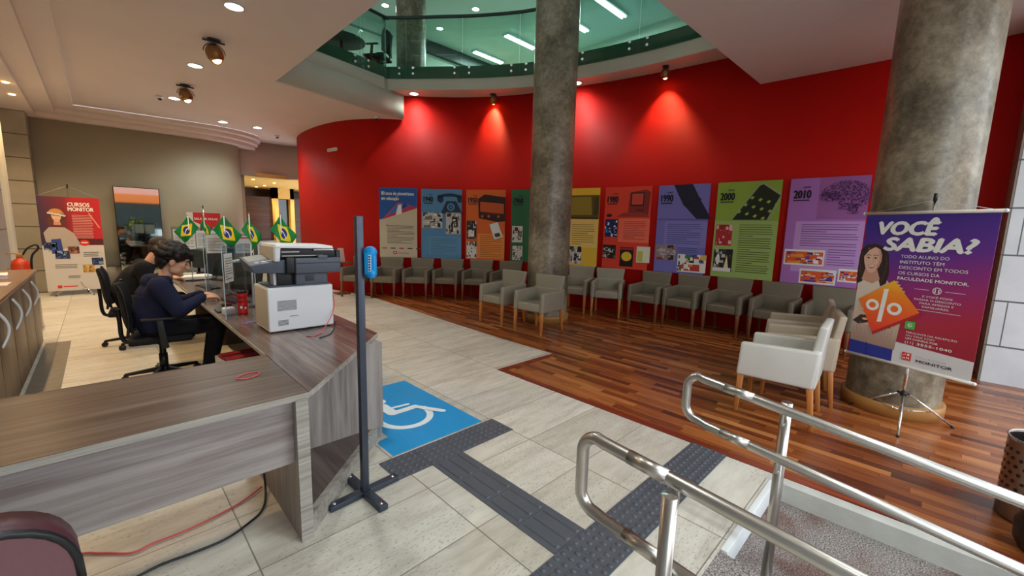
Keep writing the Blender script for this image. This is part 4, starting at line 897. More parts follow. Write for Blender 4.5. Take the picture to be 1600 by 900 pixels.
A.poly(tr([(-.78, .75), (-.45, 1.12), (.1, 1.22), (.62, 1.0), (.92, .5), (1.02, -.1), (1.10, -.8), (1.02, -1.5), (.70, -1.75), (.5, -1.1), (.2, -.9), (-.3, -1.0), (-.45, -1.5), (-.8, -1.75), (-.83, -.9), (-.83, .1)], fc, fs), hr, 3)
A.poly(tr([(-.30, -.35), (.36, -.55), (.62, -1.25), (.2, -1.6), (-.5, -1.35)], fc, fs), sh2, 3.4)
A.poly(tr([(-.50, .55), (-.28, .88), (.08, .98), (.40, .82), (.56, .42), (.57, .0), (.47, -.38), (.26, -.72), (.05, -.86), (-.14, -.80), (-.34, -.55), (-.47, -.15), (-.53, .2)], fc, fs), skn, 4)
A.poly(tr([(.30, .85), (.56, .42), (.57, .0), (.47, -.38), (.26, -.72), (.34, -.30), (.44, .15)], fc, fs), sh2, 4.4)
A.poly(tr([(-.55, .25), (-.50, .62), (-.12, 1.0), (.10, .98), (-.25, .74)], fc, fs), hr, 4.8); A.poly(tr([(.08, 1.0), (.42, .84), (.60, .4), (.62, -.2), (.72, .3), (.55, .9)], fc, fs), hr, 4.8)
A.line(tr([(.78, .5), (.9, -.1), (.86, -.8), (.75, -1.4)], fc, fs), .008, hh2, 5); A.line(tr([(-.66, .6), (-.70, -.1), (-.64, -.9)], fc, fs), .007, hh2, 5)
ey = flat('eye_ink', (44, 30, 28)); ew = flat('eye_white', (236, 230, 226))
for x in (-.24, .20): A.poly(tr([(x-.13, .18), (x, .245), (x+.13, .17), (x, .125)], fc, fs), ew, 5.2); A.disc(fc[0]+fs*x, fc[1]+fs*.185, fs*.055, ey, 5.6, 14); A.line(tr([(x-.14, .185), (x-.02, .25), (x+.13, .175)], fc, fs), .0035, ey, 5.9); A.line(tr([(x-.16, .36), (x, .42), (x+.15, .36)], fc, fs), .005, hr, 5.6)
A.line(tr([(.04, .16), (.09, -.10), (.06, -.17), (-.05, -.18)], fc, fs), .0035, sh2, 5.2)
A.poly(tr([(-.24, -.30), (-.08, -.345), (.08, -.345), (.26, -.27), (.16, -.47), (.03, -.545), (-.12, -.49)], fc, fs), flat('lips', (184, 74, 74)), 5.2); A.poly(tr([(-.19, -.335), (.0, -.37), (.21, -.31), (.12, -.42), (.0, -.455), (-.12, -.42)], fc, fs), WHT, 5.6)
og = gradient_mat('orange_gift', 2, z0+.19*BH, z0+.56*BH, [(0, (226, 56, 40)), (.4, (240, 96, 34)), (.75, (244, 140, 30)), (1, (246, 196, 40))], .45)
A.poly([(X(.04), Y(.40)), (X(.33), Y(.555)), (X(.57), Y(.365)), (X(.20), Y(.185))], og, 9); A.poly([(X(.20), Y(.185)), (X(.57), Y(.365)), (X(.585), Y(.35)), (X(.205), Y(.165))], flat('gift_edge', (176, 40, 34)), 8.5)
A.ring(X(.17), Y(.372), .050, .024, white, 10, 28); A.ring(X(.365), Y(.365), .053, .025, white, 10, 28); A.poly([(X(.255), Y(.49)), (X(.295), Y(.495)), (X(.27), Y(.265)), (X(.23), Y(.26))], white, 10)
sk = flat('hand_skin', (220, 168, 142))
for k in range(4): A.disc(X(.075+.022*k), Y(.335-.035*k), .021, sk, 11+k*.3, 14, .011); A.disc(X(.345+.022*k), Y(.545-.020*k), .016, sk, 5+k*.1, 14, .010)
A.text('VOCÊ', X(.13), Y(.86), .105, white, 6, .085, .18, width=X(.48)); A.text('SABIA?', X(.20), Y(.755), .105, white, 6, .085, .18, width=X(.69))
for k, (s_, b) in enumerate((('TODO ALUNO DO', 0), ('INSTITUTO TÊM', .012), ('DESCONTO EM TODOS', 0), ('OS CURSOS DA', 0), ('FACULDADE MONITOR.', .03))):
    A.text(s_, X(.35), Y(.708-.036*k), .025, white, 6, b, width=X((.37, .34, .51, .32, .53)[k]))
A.ring(X(.67), Y(.515), .028, .005, white, 6); A.line([(X(.50), Y(.515)), (X(.61), Y(.515))], .003, white, 6); A.line([(X(.73), Y(.515)), (X(.87), Y(.515))], .003, white, 6)
for dx in (-.011, .011): A.disc(X(.67)+dx, Y(.515)+.009, .005, white, 6, 12); A.rect(X(.67)+dx-.004, Y(.515)-.016, X(.67)+dx+.004, Y(.515)+.002, white, 6)
for k, s_ in enumerate(('E VOCÊ PODE', 'PASSAR O DESCONTO', 'PARA AMIGOS E', 'FAMILIARES.')): A.text(s_, X(.68), Y(.467-.022*k), .015, white, 6, 0, align='C', width=X((.22, .34, .25, .2)[k]))
A.line([(X(.50), Y(.385)), (X(.86), Y(.385))], .003, white, 6)
gr = flat('chat_green', (80, 180, 70)); A.rect(X(.47), Y(.25), X(.55), Y(.30), gr, 6); A.ring(X(.51), Y(.275), .015, .004, white, 7); A.line([(X(.50), Y(.282)), (X(.505), Y(.271)), (X(.52), Y(.268))], .004, white, 7)
for k, (s_, b) in enumerate((('PERGUNTE NA RECEPÇÃO', 0), ('OU FALE COM', 0), ('UM CONSULTOR', .03))): A.text(s_, X(.49), Y(.222-.020*k), .014, white, 6, b, width=X((.38, .22, .25)[k]))
A.text('(11)', X(.49), Y(.155), .020, white, 6, 0, width=X(.07)); A.text('3555-1040', X(.585), Y(.155), .020, white, 6, .03, width=X(.26))
rd_ = flat('logo_red', (222, 48, 40)); lx = X(.52); ly = Y(.045); A.rect(lx-.03, ly-.004, lx+.032, ly+.062, rd_, 7); A.text('M', lx-.024, ly+.004, .018, white, 8, .03); A.text('M', lx+.002, ly+.006, .020, white, 8, .03); A.disc(lx+.013, ly+.046, .009, white, 8); A.line([(lx-.022, ly+.035), (lx-.004, ly+.05)], .004, white, 8)
A.text('FACULDADE', X(.60), Y(.075), .012, flat('grey_print', (170, 170, 170)), 7, 0, width=X(.22)); A.text('MONITOR', X(.60), Y(.045), .023, INK, 7, .03, width=X(.27))
m_.build('banner_sheet', t)
for z, nm in ((z1, 'top_bar'), (z0, 'bottom_bar')):
    m_ = MB(M['offwhite']); m_.cyl(org+Vector((0, 0, z-z0))-ux*.015, org+ux*(BW_+.015)+Vector((0, 0, z-z0)), .013)
    m_.m(M['white']); m_.ball(org+Vector((0, 0, z-z0))-ux*.02, .014); m_.ball(org+ux*(BW_+.02)+Vector((0, 0, z-z0)), .014); m_.build(nm, t)
m_ = MB(M['alu']); m_.tube([org+Vector((0, 0, BH)), Vector((0, 0, 1.875)), org+ux*BW_+Vector((0, 0, BH))], .0018, 6); m_.build('hanging_cord', t)
tripod(t, .26, .38, [math.atan2(.28, .12), math.atan2(-.01, -.36)+.0, math.atan2(-.25, .15)], 1.925)

# the courses banner at the far left
t = thing('banner_stand', 'red and white course banner with a woman in a hard hat, far left', 'banner', (-.38, 12.24, 0)); W2, H2 = .86, 1.86; bz = .10
m_ = MB(gradient_mat('course_gradient', 0, -.45, .45, [(0, (40, 40, 70)), (.45, (120, 30, 40)), (.6, (176, 26, 30)), (1, (190, 30, 34))], .5, (2, .02)))
m_.box(-.43, .43, -.05, -.047, bz, bz+H2); A = Art(m_, (-.43, -.05, bz), (1, 0, 0), (0, 0, 1), (0, -1, 0), .0015)
A.rect(0, 0, W2, H2*.49, flat('course_white', (206, 202, 198)), 1); A.rect(W2*.3, H2*.49, W2, H2*.56, flat('course_dark', (84, 24, 30)), 1)
A.poly([(.08, H2*.42), (W2*.62, H2*.49), (W2*.52, H2*.62), (W2*.38, H2*.68), (.12, H2*.68), (.04, H2*.62)], flat('vest', (176, 164, 156)), 2); A.poly([(.12, H2*.40), (.28, H2*.40), (.26, H2*.56), (.13, H2*.55)], flat('vest_b', (50, 70, 140)), 3)
face(A, W2*.27, H2*.79, .115, flat('face_skin', (226, 178, 154)), flat('face_hair_b', (96, 54, 44)), helmet=flat('helmet', (196, 140, 70))); A.line([(W2*.14, H2*.83), (W2*.42, H2*.80)], .035, flat('goggles', (200, 196, 200)), 10)
A.text('CURSOS', W2*.47, H2*.905, .075, WHT, 4, .04, width=W2*.36); A.text('MONITOR', W2*.47, H2*.855, .075, WHT, 4, .04, width=W2*.42); A.line([(W2*.80, H2*.84), (W2*.96, H2*.68)], .02, flat('ray', (230, 150, 130)), 3)
A.lines(W2*.52, H2*.56, W2*.86, H2*.82, 15, flat('course_line', (224, 170, 166)), 3, .3, 3); A.disc(W2*.68, H2*.515, .075, flat('badge', (214, 50, 34)), 4, 24, .06); A.rect(W2*.63, H2*.512, W2*.73, H2*.522, WHT, 5)
BL = cols('bl', (36, 56, 100), (70, 110, 160), (20, 30, 60), (150, 170, 200)); BR = cols('br', (110, 60, 50), (60, 30, 30), (170, 120, 90)); YE = cols('ye', (196, 150, 70), (90, 70, 40), (220, 190, 110))
photo(A, .02, H2*.44, .20, H2*.52, BL, 3); photo(A, .16, H2*.345, .36, H2*.43, BL, 2); photo(A, .34, H2*.40, .5, H2*.475, BR, 4); photo(A, .66, H2*.27, .83, H2*.35, BL, 5); photo(A, .52, H2*.19, .69, H2*.275, YE, 6); photo(A, .72, H2*.145, .85, H2*.215, BL[2:]+BL[:2], 7)
A.lines(.55, H2*.36, .78, H2*.42, 3, INKS, 3, .3); A.lines(.14, H2*.24, .46, H2*.29, 3, INKS, 3, .3); A.lines(.30, H2*.13, .48, H2*.165, 3, INKS, 3, .3); A.rect(.14, H2*.03, .2, H2*.06, rd_, 3); A.rect(.22, H2*.04, .42, H2*.05, rd_, 3)
m_.build('banner_sheet', t); m_ = MB(M['alu']); m_.tube([(-.42, -.05, bz+H2), (0, 0, bz+H2+.22), (.42, -.05, bz+H2)], .002, 6); m_.build('hanging_cord', t); tripod(t, .28, .34, [-.9, 1.2, 3.3], bz+H2+.25)
# the red board behind the flags
t = thing('banner_stand', 'red and white banner behind the small flags, its tripod pole sticking up', 'banner', (1.83, 12.5, 0))
m_ = MB(flat('board_white', (206, 202, 196))); m_.box(-.33, .33, -.05, -.047, .75, 1.76); A = Art(m_, (-.33, -.05, .75), (1, 0, 0), (0, 0, 1), (0, -1, 0), .0015); rb = flat('board_red', (186, 34, 36))
A.poly([(.12, 1.01), (.66, 1.01), (.66, .78), (.46, .62), (.12, .80)], rb, 1); A.text('SALA DE AULAS', .14, .84, .05, WHT, 3, .03, width=.46); A.rect(.24, .3, .27, .7, rb, 1); A.lines(.05, .1, .6, .5, 6, INKS, 2, .25)
m_.build('banner_sheet', t); tripod(t, .3, .34, [-.9, 1.2, 3.3], 1.93)
# mirror on the far wall
t = thing('wall_mirror', 'tall dark mirror standing against the far wall, reflecting the street', 'mirror', (0, 0, 0))
m_ = MB(mat('mirror_silver', (170, 172, 168), .03, 1)); m_.box(.31, 1.09, 13.20, 13.22, .25, 2.28); m_.build('pane', t)
m_ = MB(M['black']); m_.box(.295, 1.105, 13.222, 13.25, .0, 2.295); m_.box(.295, 1.105, 13.20, 13.25, .0, .25); m_.build('frame', t)
# shop across the street, seen in the mirror
t = thing('shop_front', 'low shop across the street with an orange fascia, reflected in the mirror', 'building', (1.5, -14.3, -.6))
m_ = MB(mat('shop_wall', (44, 52, 48), .6, var=.3, vscale=1.5)); m_.box(-9, 9, -.3, 0, 0, 3.35); m_.build('wall', t)
m_ = MB(mat('shop_fascia', (226, 120, 50), .5)); m_.box(-9, 9, -.3, .1, 3.35, 3.95); m_.build('fascia', t)
m_ = MB(mat('shop_upper', (226, 160, 140), .5)); m_.box(-9, 9, -.3, 0, 3.95, 4.9); m_.build('upper_wall', t)
for x in (-3, 1.2, 4): m_ = MB(M['white']); m_.box(x, x+.9, .0, .03, 1.0, 1.5); m_.build('window', t)
# fire extinguisher
t = thing('fire_extinguisher', 'red fire extinguisher standing beyond the end of the cabinet', 'extinguisher', (-.80, 8.75, 0))
m_ = MB(M['steel_dark']); m_.box(-.13, .13, -.13, .13, 0, .42, .01); m_.build('stand', t)
m_ = MB(M['ext_red']); m_.lathe([(.001, .42), (.085, .42), (.09, .44), (.09, .90), (.075, .955), (.03, .985), (.03, 1.0)], n=28); m_.build('cylinder', t)
m_ = MB(M['ring_wood']); m_.box(-.03, .03, -.02, .02, 1.0, 1.05, .006); m_.box(-.12, .03, -.012, .012, 1.045, 1.06, .003); m_.build('valve', t)
m_ = MB(M['black']); m_.tube(spline([(.03, 0, 1.03), (.08, 0, 1.12), (.16, 0, 1.17), (.18, 0, 1.12), (.12, 0, 1.03), (.10, 0, .90), (.10, 0, .60)]), .012); m_.build('hose', t)

# ================================================================= RAILS
def rail(x, zt, zb, ybend, label, yp=None, slope=.105, yend=-2.4):
    t = thing('handrail', label, 'handrail', (x, 0, 0)); R_ = .0215
    def zz(z, y): return z+slope*(y-ybend)
    r = .065; pts = [(0, yend, zz(zt, yend)), (0, ybend-r*1.2, zz(zt, ybend-r*1.2))]
    pts += [(0, ybend-r+r*math.sin(a), zt-r+r*math.cos(a)) for a in [PI/2*k/8 for k in range(1, 9)]]
    pts += [(0, ybend-r+r*math.cos(a), zb+r-r*math.sin(a)) for a in [PI/2*k/8 for k in range(0, 9)]]
    pts += [(0, ybend-r*1.6, zz(zb, ybend-r*1.6)), (0, yend, zz(zb, yend))]
    m_ = MB(M['steel']); m_.tube(pts, R_, 18); m_.build('rail_loop', t)
    for y in yp:
        base_z = (-.0055+.145*(y-.55)) if x < 1.5 else (-.115 if y > 0 else -.43)
        m_ = MB(M['steel']); zt_ = zz(zt, y)+(-.012 if x < 1.5 else .02); xo = -.055 if x < 1.5 else .055; m_.cyl((xo, y, base_z+.0), (xo, y, zt_), .0225, n=24); m_.lathe([(.001, .004), (.0225, 0)], (xo, y, zt_), 24); m_.lathe([(.0225, .012), (.05, .012), (.05, 0)], (xo, y, base_z), 24); p = m_.build('post', t)
        for z in (zt, zb):
            q = zz(z, y); m_ = MB(M['steel']); m_.tube(spline([(xo*.6, y, q-.075), (xo*.1, y, q-.075), (0, y, q-.06), (0, y, q-.018)], 4), .006, 8); m_.build('bracket', p)
    for z in (zt, zb):
        y = ybend-.24; d_ = Vector((0, 1, slope)).normalized(); c = Vector((0, y, zz(z, y)))
        m_ = MB(M['steel']); m_.cyl(c-d_*.065, c+d_*.065, R_+.0012, n=18); m_.build('sleeve', t, label='smooth sleeve with raised dots')
    return t
rail(2.10, .845, .615, .815, 'steel handrail on the far side of the ramp, next to the wooden floor', yp=(.39, -1.2), slope=.125)
rail(1.15, .858, .585, .785, 'steel handrail on the near side of the ramp, closest to the camera', yp=(.4465, -1.2), slope=.085)

# ================================================================= POST WITH TICKET DISPENSER
t = thing('post_stand', 'black square steel post on a cross-shaped foot in front of the desk corner', 'stand', (.985, 2.165, 0))
m_ = MB(M['black_metal']); m_.box(-.0185, .0185, -.0185, .0185, .0, 1.60, .002); m_.build('pole', t)
for k in range(4):
    a = k*PI/2; m_ = MB(M['black_metal']); m_.box(.012, .21, -.025, .025, .004, .034, .002); m_.m(M['chrome']).lathe([(.011, .034), (.010, .038), (.0005, .039)], (.18, 0, 0), 14); o = m_.build('foot', t); o.rotation_euler = (0, 0, a+math.radians(3))
t = thing('ticket_dispenser', 'bright blue plastic ticket dispenser clipped on the black post', 'dispenser', (1.005, 2.15, 1.275), math.radians(-45))
m_ = MB(M['blue_plastic']); m_.hexa([(.006, -.022, .016), (.050, -.022, .016), (.050, .022, .016), (.006, .022, .016), (.006, -.022, .135), (.050, -.022, .135), (.050, .022, .135), (.006, .022, .135)], .005, 2); m_.build('body', t)
m_ = MB(M['blue_plastic']); m_.lathe([(.001, -.02), (.03, -.02), (.032, -.014), (.032, .014), (.03, .02), (.001, .02)], n=28); bmesh.ops.transform(m_.bm, matrix=Matrix.Translation((.034, 0, .135)) @ Matrix.Rotation(PI/2, 4, 'X'), verts=m_.bm.verts)
m_.box(.045, .064, -.018, .018, .01, .14, .008); m_.build('ticket_wheel', t)
m_ = MB(M['blue_plastic']); m_.lathe([(.001, -.02), (.024, -.02), (.026, .0), (.024, .02), (.001, .02)], n=24); bmesh.ops.transform(m_.bm, matrix=Matrix.Translation((.038, 0, .020)) @ Matrix.Rotation(PI/2, 4, 'X'), verts=m_.bm.verts); m_.build('nozzle', t)
m_ = MB(flat('label_white', (210, 232, 244))); m_.box(.030, .044, -.0235, -.022, .034, .122); m_.m(flat('navy_print', (14, 40, 110)))
for k in range(6): m_.box(.032, .041, -.0245, -.0235, .038+.014*k, .047+.014*k)
m_.build('label', t, label='white label with dark blue print')

# ================================================================= DESK ITEMS
DZ = .755
t = thing('multifunction_printer', 'large white and charcoal office printer on the desk near the corner', 'printer', (1.05, 3.48, DZ))
m_ = MB(M['white']); m_.box(-.23, .23, -.18, .18, .012, .335, .012, 3); m_.m(M['offwhite']).box(-.2305, -.222, -.17, .17, .03, .32, .002)
m_.m(M['charcoal']); m_.box(-.205, .225, -.16, .17, .333, .345, .004)
m_.m(M['dkgrey'])
for k in range(9): m_.box(-.17+.0, -.04, -.1815, -.179, .165+.0085*k, .169+.0085*k)
for k in range(5): m_.box(-.17, -.10, -.1815, -.179, .055+.0085*k, .059+.0085*k)
m_.box(-.09, -.03, -.1815, -.179, .115, .119); m_.build('body', t)
for x in (-.2, .2):
    m_ = MB(M['black']); m_.cyl((x, -.13, 0), (x, -.13, .014), .014); m_.build('foot', t); m_ = MB(M['black']); m_.cyl((x, .13, 0), (x, .13, .014), .014); m_.build('foot', t)
m_ = MB(M['charcoal']); m_.box(-.03, .20, -.16, .15, .345, .43, .006); m_.m(M['dkgrey']); m_.box(.035, .10, -.163, -.158, .37, .415, .002); m_.m(M['white']).box(-.165, -.145, -.10, .0, .34, .44, .003); m_.m(M['black']); m_.box(-.145, -.03, -.12, .15, .343, .44, .004); m_.build('paper_outlet', t)
m_ = MB(M['charcoal']); m_.box(-.04, .29, -.20, .17, .43, .545, .008, 2); m_.m(M['dkgrey']); m_.box(-.042, .292, -.203, .17, .505, .512); m_.m(M['black']); m_.box(-.10, -.04, -.19, .17, .435, .555, .008); m_.box(.27, .305, -.16, .17, .45, .60, .008); m_.build('scanner_unit', t)
m_ = MB(M['white']); m_.hexa([(-.175, -.19, .525), (-.14, -.19, .525), (-.14, .17, .525), (-.175, .17, .525), (-.17, -.19, .635), (-.13, -.19, .635), (-.13, .17, .635), (-.17, .17, .635)], .006); m_.m(M['offwhite']).box(-.178, -.172, -.185, .165, .53, .63, .001)
m_.m(M['black']); m_.box(-.135, .27, -.15, .17, .545, .62, .004); m_.m(M['white']); m_.hexa([(-.172, -.195, .622), (.24, -.195, .612), (.24, .17, .622), (-.172, .17, .622), (-.165, -.19, .648), (.235, -.19, .636), (.235, .17, .640), (-.165, .17, .648)], .006)
m_.m(M['steel']); m_.box(-.12, .0, -.165, -.155, .588, .596); m_.box(-.12, .17, -.17, -.16, .560, .566); m_.box(.10, .25, -.17, -.155, .598, .61, .003); m_.m(M['charcoal']).box(.12, .19, -.205, -.17, .535, .565, .004); m_.build('document_feeder', t)
m_ = MB(M['charcoal']); m_.hexa([(-.30, -.16, .445), (-.10, -.16, .435), (-.10, .14, .435), (-.30, .14, .445), (-.33, -.17, .50), (-.10, -.17, .535), (-.10, .14, .575), (-.33, .12, .54)], .006)
m_.m(flat('screen_grey', (150, 158, 158), .2)); m_.hexa([(-.31, -.06, .5155), (-.18, -.06, .536), (-.18, .10, .556), (-.31, .09, .5365), (-.31, -.06, .519), (-.18, -.06, .540), (-.18, .10, .560), (-.31, .09, .541)])
m_.m(M['white'])
for k in range(4): m_.box(-.29+.045*k, -.265+.045*k, -.14, -.115, .513+.0068*k, .520+.0068*k)
m_.build('control_panel', t)
def cable(pts, r, m, name, label, cat='cable', group=None):
    mb = MB(m); mb.tube(spline(pts, 6), r, 8); return mb.build(name, None, label, cat, group)
cable([(1.283, 3.40, 1.06), (1.30, 3.36, 1.0), (1.285, 3.30, .90), (1.20, 3.22, .80), (1.10, 3.10, .762), (1.04, 3.06, .760), (1.00, 3.09, .759)], .0035, M['cable_red'], 'power_cable', 'thin red cable running down the side of the white printer')
cable([(1.31, 3.50, .80), (1.33, 3.42, .762), (1.27, 3.26, .760), (1.20, 3.12, .759), (1.13, 3.02, .759), (1.05, 2.98, .759)], .0035, M['cable_black'], 'data_cable', 'thin black cable curling on the desk beside the printer')
cable([(.44, 2.43, .7585), (.47, 2.40, .7585), (.53, 2.42, .7585), (.55, 2.47, .7585), (.50, 2.49, .7585), (.46, 2.46, .7585), (.45, 2.44, .760)], .003, M['cable_red'], 'cable_loop', 'small loop of red and white wire on the front wing of the desk')
cable([(.565, 2.62, .012), (.45, 2.55, .008), (.3, 2.50, .008), (.17, 2.48, .008), (.07, 2.48, .008), (-.01, 2.47, .008), (-.11, 2.56, .008), (-.22, 2.63, .008), (-.6, 2.66, .008)], .005, M['cable_red'], 'floor_cord', 'red cord lying on the tiles under the desk')
cable([(.575, 2.70, .40), (.585, 2.68, .20), (.575, 2.58, .03), (.52, 2.41, .008), (.43, 2.33, .008), (.32, 2.28, .008), (.19, 2.28, .008), (.1, 2.29, .008), (.02, 2.28, .008), (-.3, 2.2, .008)], .006, M['cable_black'], 'floor_cord', 'black cord hanging from the desk and running across the tiles')
# bottle
t = thing('water_bottle', 'red plastic bottle with black lid on the desk left of the printer', 'bottle', (.845, 4.19, DZ))
m_ = MB(M['red_bottle']); m_.lathe([(.001, 0), (.036, 0), (.038, .01), (.038, .05), (.034, .055), (.037, .06), (.037, .10), (.034, .105), (.037, .11), (.036, .14), (.033, .145), (.037, .15), (.038, .185), (.03, .19)], n=28); m_.m(M['white']).ball((-.018, -.033, .065), (.012, .006, .014)); m_.ball((.012, -.036, .06), (.008, .004, .009)); m_.build('body', t)
m_ = MB(M['black']); m_.lathe([(.034, .186), (.037, .19), (.037, .208), (.02, .215), (.001, .215)], n=24); m_.build('lid', t)
# monitors, keyboards and laptops: things facing -x
def monitor(x, y, rz, w_, h_, z, label, tilt=.18):
    t = thing('computer_monitor', label, 'monitor', (x, y, DZ), rz, 'computer monitors on the desk')
    m_ = MB(M['black']); m_.hexa([(-.012, -w_/2, z), (.012, -w_/2, z), (.012, w_/2, z), (-.012, w_/2, z), (-.012+tilt*h_, -w_/2, z+h_), (.012+tilt*h_, -w_/2, z+h_), (.012+tilt*h_, w_/2, z+h_), (-.012+tilt*h_, w_/2, z+h_)], .005); m_.build('casing', t)
    m_ = MB(M['grey_glass_dark']); q = .012; e = -.0135
    m_.quad((e+tilt*q, -w_/2+q, z+q), (e+tilt*q, w_/2-q, z+q), (e+tilt*(h_-q), w_/2-q, z+h_-q), (e+tilt*(h_-q), -w_/2+q, z+h_-q)); m_.build('screen', t)
    m_ = MB(M['black']); m_.cyl((.03, 0, .008), (.03, 0, z+.1), .018); m_.box(-.06, .10, -.11, .11, 0, .012, .004); m_.build('stand', t)
monitor(1.12, 5.28, math.radians(30), .36, .28, .06, 'black computer monitor just left of the white printer, tilted back')
monitor(1.16, 6.85, math.radians(35), .30, .38, .06, 'tall black monitor in front of the seated man in navy')
monitor(1.05, 8.1, math.radians(20), .40, .27, .08, 'farthest computer monitor, small and dark behind the other screens')
def keyboard(x, y, rz, label):
    t = thing('keyboard', label, 'keyboard', (x, y, DZ), rz, 'keyboards on the desk'); m_ = MB(M['black']); m_.box(-.07, .07, -.21, .21, 0, .016, .004); m_.build('base', t)
    m_ = MB(M['dkgrey'])
    for i in range(5):
        for j in range(14): m_.box(-.06+.024*i, -.041+.024*i, -.2+.0285*j, -.176+.0285*j, .016, .021)
    o = m_.build('keys', t); o['kind'] = 'stuff'
keyboard(.93, 4.98, math.radians(12), 'black keyboard on the desk behind the red bottle'); keyboard(.90, 6.2, math.radians(8), 'black keyboard in front of the seated man in navy')
t = thing('computer_mouse', 'black computer mouse left of the red bottle', 'mouse', (.82, 4.72, DZ)); m_ = MB(M['black']); m_.ball((0, 0, .014), (.045, .028, .014)); m_.box(-.04, .04, -.024, .024, 0, .014, .006); m_.build('shell', t); m_ = MB(M['dkgrey']); m_.cyl((.018, 0, .024), (.018, 0, .030), .006); m_.build('wheel', t)
t = thing('sticky_notes', 'small white note box at the edge of the desk', 'box', (.755, 4.27, DZ)); m_ = MB(M['white']); m_.box(-.045, .045, -.05, .05, 0, .055, .006); m_.build('box', t); m_ = MB(M['paper']); m_.box(-.035, .035, -.04, .04, .055, .058); m_.build('notes', t)
m_ = MB(M['black']); m_.box(-.045, .04, -.08, .08, 0, .010, .004); m_.m(M['grey_glass_dark']).box(-.040, .035, -.075, .075, .010, .0115); m_.build('mobile_phone', None, 'black phone lying flat at the desk edge near the note box', 'phone', loc=(.735, 4.46, DZ))
m_ = MB(flat('purple_print', (96, 84, 140))); m_.box(-.05, .05, -.03, .03, 0, .004); m_.build('leaflet', None, 'purple leaflet on the desk beside the printer', 'leaflet', loc=(.80, 3.80, DZ), rz=.6)
t = thing('ring_binder', 'thick white binder lying on the desk between the two seated men', 'binder', (.93, 7.15, DZ), .15); m_ = MB(M['black']); m_.box(-.22, .18, -.16, .16, 0, .014, .003); m_.build('cover', t); m_ = MB(M['paper']); m_.box(-.215, .17, -.155, .155, .014, .055, .003); m_.build('pages', t)
m_ = MB(M['paper']); 
for k in range(4): m_.hexa([(-.15+.01*k, -.10, .004*k), (.13, -.11+.01*k, .004*k), (.14, .10, .004*k), (-.14, .11, .004*k), (-.15+.01*k, -.10, .004*k+.003), (.13, -.11+.01*k, .004*k+.003), (.14, .10, .004*k+.003), (-.14, .11, .004*k+.003)])
m_.build('paper_stack', None, 'loose white papers on the desk in front of the second man', 'papers', loc=(.88, 7.9, DZ))
for x, y, s_, l in ((1.24, 6.15, 1.0, 'card terminal with pale screen standing on the desk behind the acrylic screen'), (1.15, 7.5, 1.1, 'card terminal farther along the desk near the tall monitor')):
    t = thing('card_terminal', l, 'device', (x, y, DZ), 2.6, 'card terminals'); m_ = MB(M['dkgrey']); m_.hexa([(-.05, -.07, 0), (.05, -.07, 0), (.05, .07, 0), (-.05, .07, 0), (-.05, -.02, .30*s_), (.05, -.02, .30*s_), (.05, .05, .32*s_), (-.05, .05, .32*s_)], .01); m_.build('body', t)
    m_ = MB(flat('pale_screen', (150, 190, 214), .3)); m_.hexa([(-.035, -.045, .20*s_), (.035, -.045, .20*s_), (.035, -.040, .20*s_), (-.035, -.040, .20*s_), (-.035, -.030, .28*s_), (.035, -.030, .28*s_), (.035, -.025, .28*s_), (-.035, -.025, .28*s_)]); m_.build('screen', t)
t = thing('pen_holder', 'steel pen cup with pens on the desk behind the acrylic screen', 'pen cup', (1.28, 4.98, DZ)); m_ = MB(M['steel']); m_.lathe([(.001, .0), (.036, 0), (.038, .10), (.034, .10), (.032, .01)], n=24); m_.build('cup', t)
for k in range(6): a = k*1.05; m_ = MB([M['cable_red'], M['black'], M['blue_plastic']][k % 3]); m_.cyl((.01*math.cos(a), .01*math.sin(a), .02), (.035*math.cos(a), .035*math.sin(a), .17), .004, n=8); m_.build('pen', t)
t = thing('webcam_stand', 'white desk fan-like document camera behind the acrylic screen', 'device', (1.20, 5.95, DZ), .4); m_ = MB(M['dkgrey']); m_.box(-.09, .09, -.09, .09, 0, .14, .01); m_.build('base', t); m_ = MB(M['black']); m_.cyl((0, 0, .14), (.02, 0, .32), .014); m_.build('arm', t); m_ = MB(M['white']); m_.hexa([(-.10, -.05, .31), (.12, -.05, .33), (.12, .05, .33), (-.10, .05, .31), (-.10, -.05, .335), (.12, -.05, .37), (.12, .05, .37), (-.10, .05, .335)], .01); m_.build('head', t)
tag(t, 'white document camera on a dark box behind the acrylic screen')

t = thing('magazine_stack', 'small stack of white magazines on top of the brown cabinet', 'magazines', (-.80, 6.55, .93), .1)
for k in range(4): m_ = MB(M['paper'] if k % 2 else flat('mag_pink', (214, 176, 176))); m_.box(-.11, .11, -.15, .15, .012*k, .012*k+.011, .001); m_.build('magazine', t)
m_ = MB(flat('mag_cream', (214, 196, 180))); m_.box(-.12, .14, -.14, .14, 0, .012, .001); m_.build('envelope', None, 'pale envelope lying on the cabinet, nearer than the magazines', 'envelope', loc=(-.76, 5.9, .93))
t = thing('desk_phone', 'small black device on the far end of the cabinet by the wall', 'device', (-.98, 7.3, .93)); m_ = MB(M['black']); m_.hexa([(-.05, -.06, 0), (.05, -.06, 0), (.05, .06, 0), (-.05, .06, 0), (-.04, -.02, .16), (.04, -.02, .16), (.04, .03, .17), (-.04, .03, .17)], .008); m_.build('body', t); m_ = MB(M['dkgrey']); m_.box(-.03, .03, -.035, -.028, .05, .13); m_.build('keypad', t)
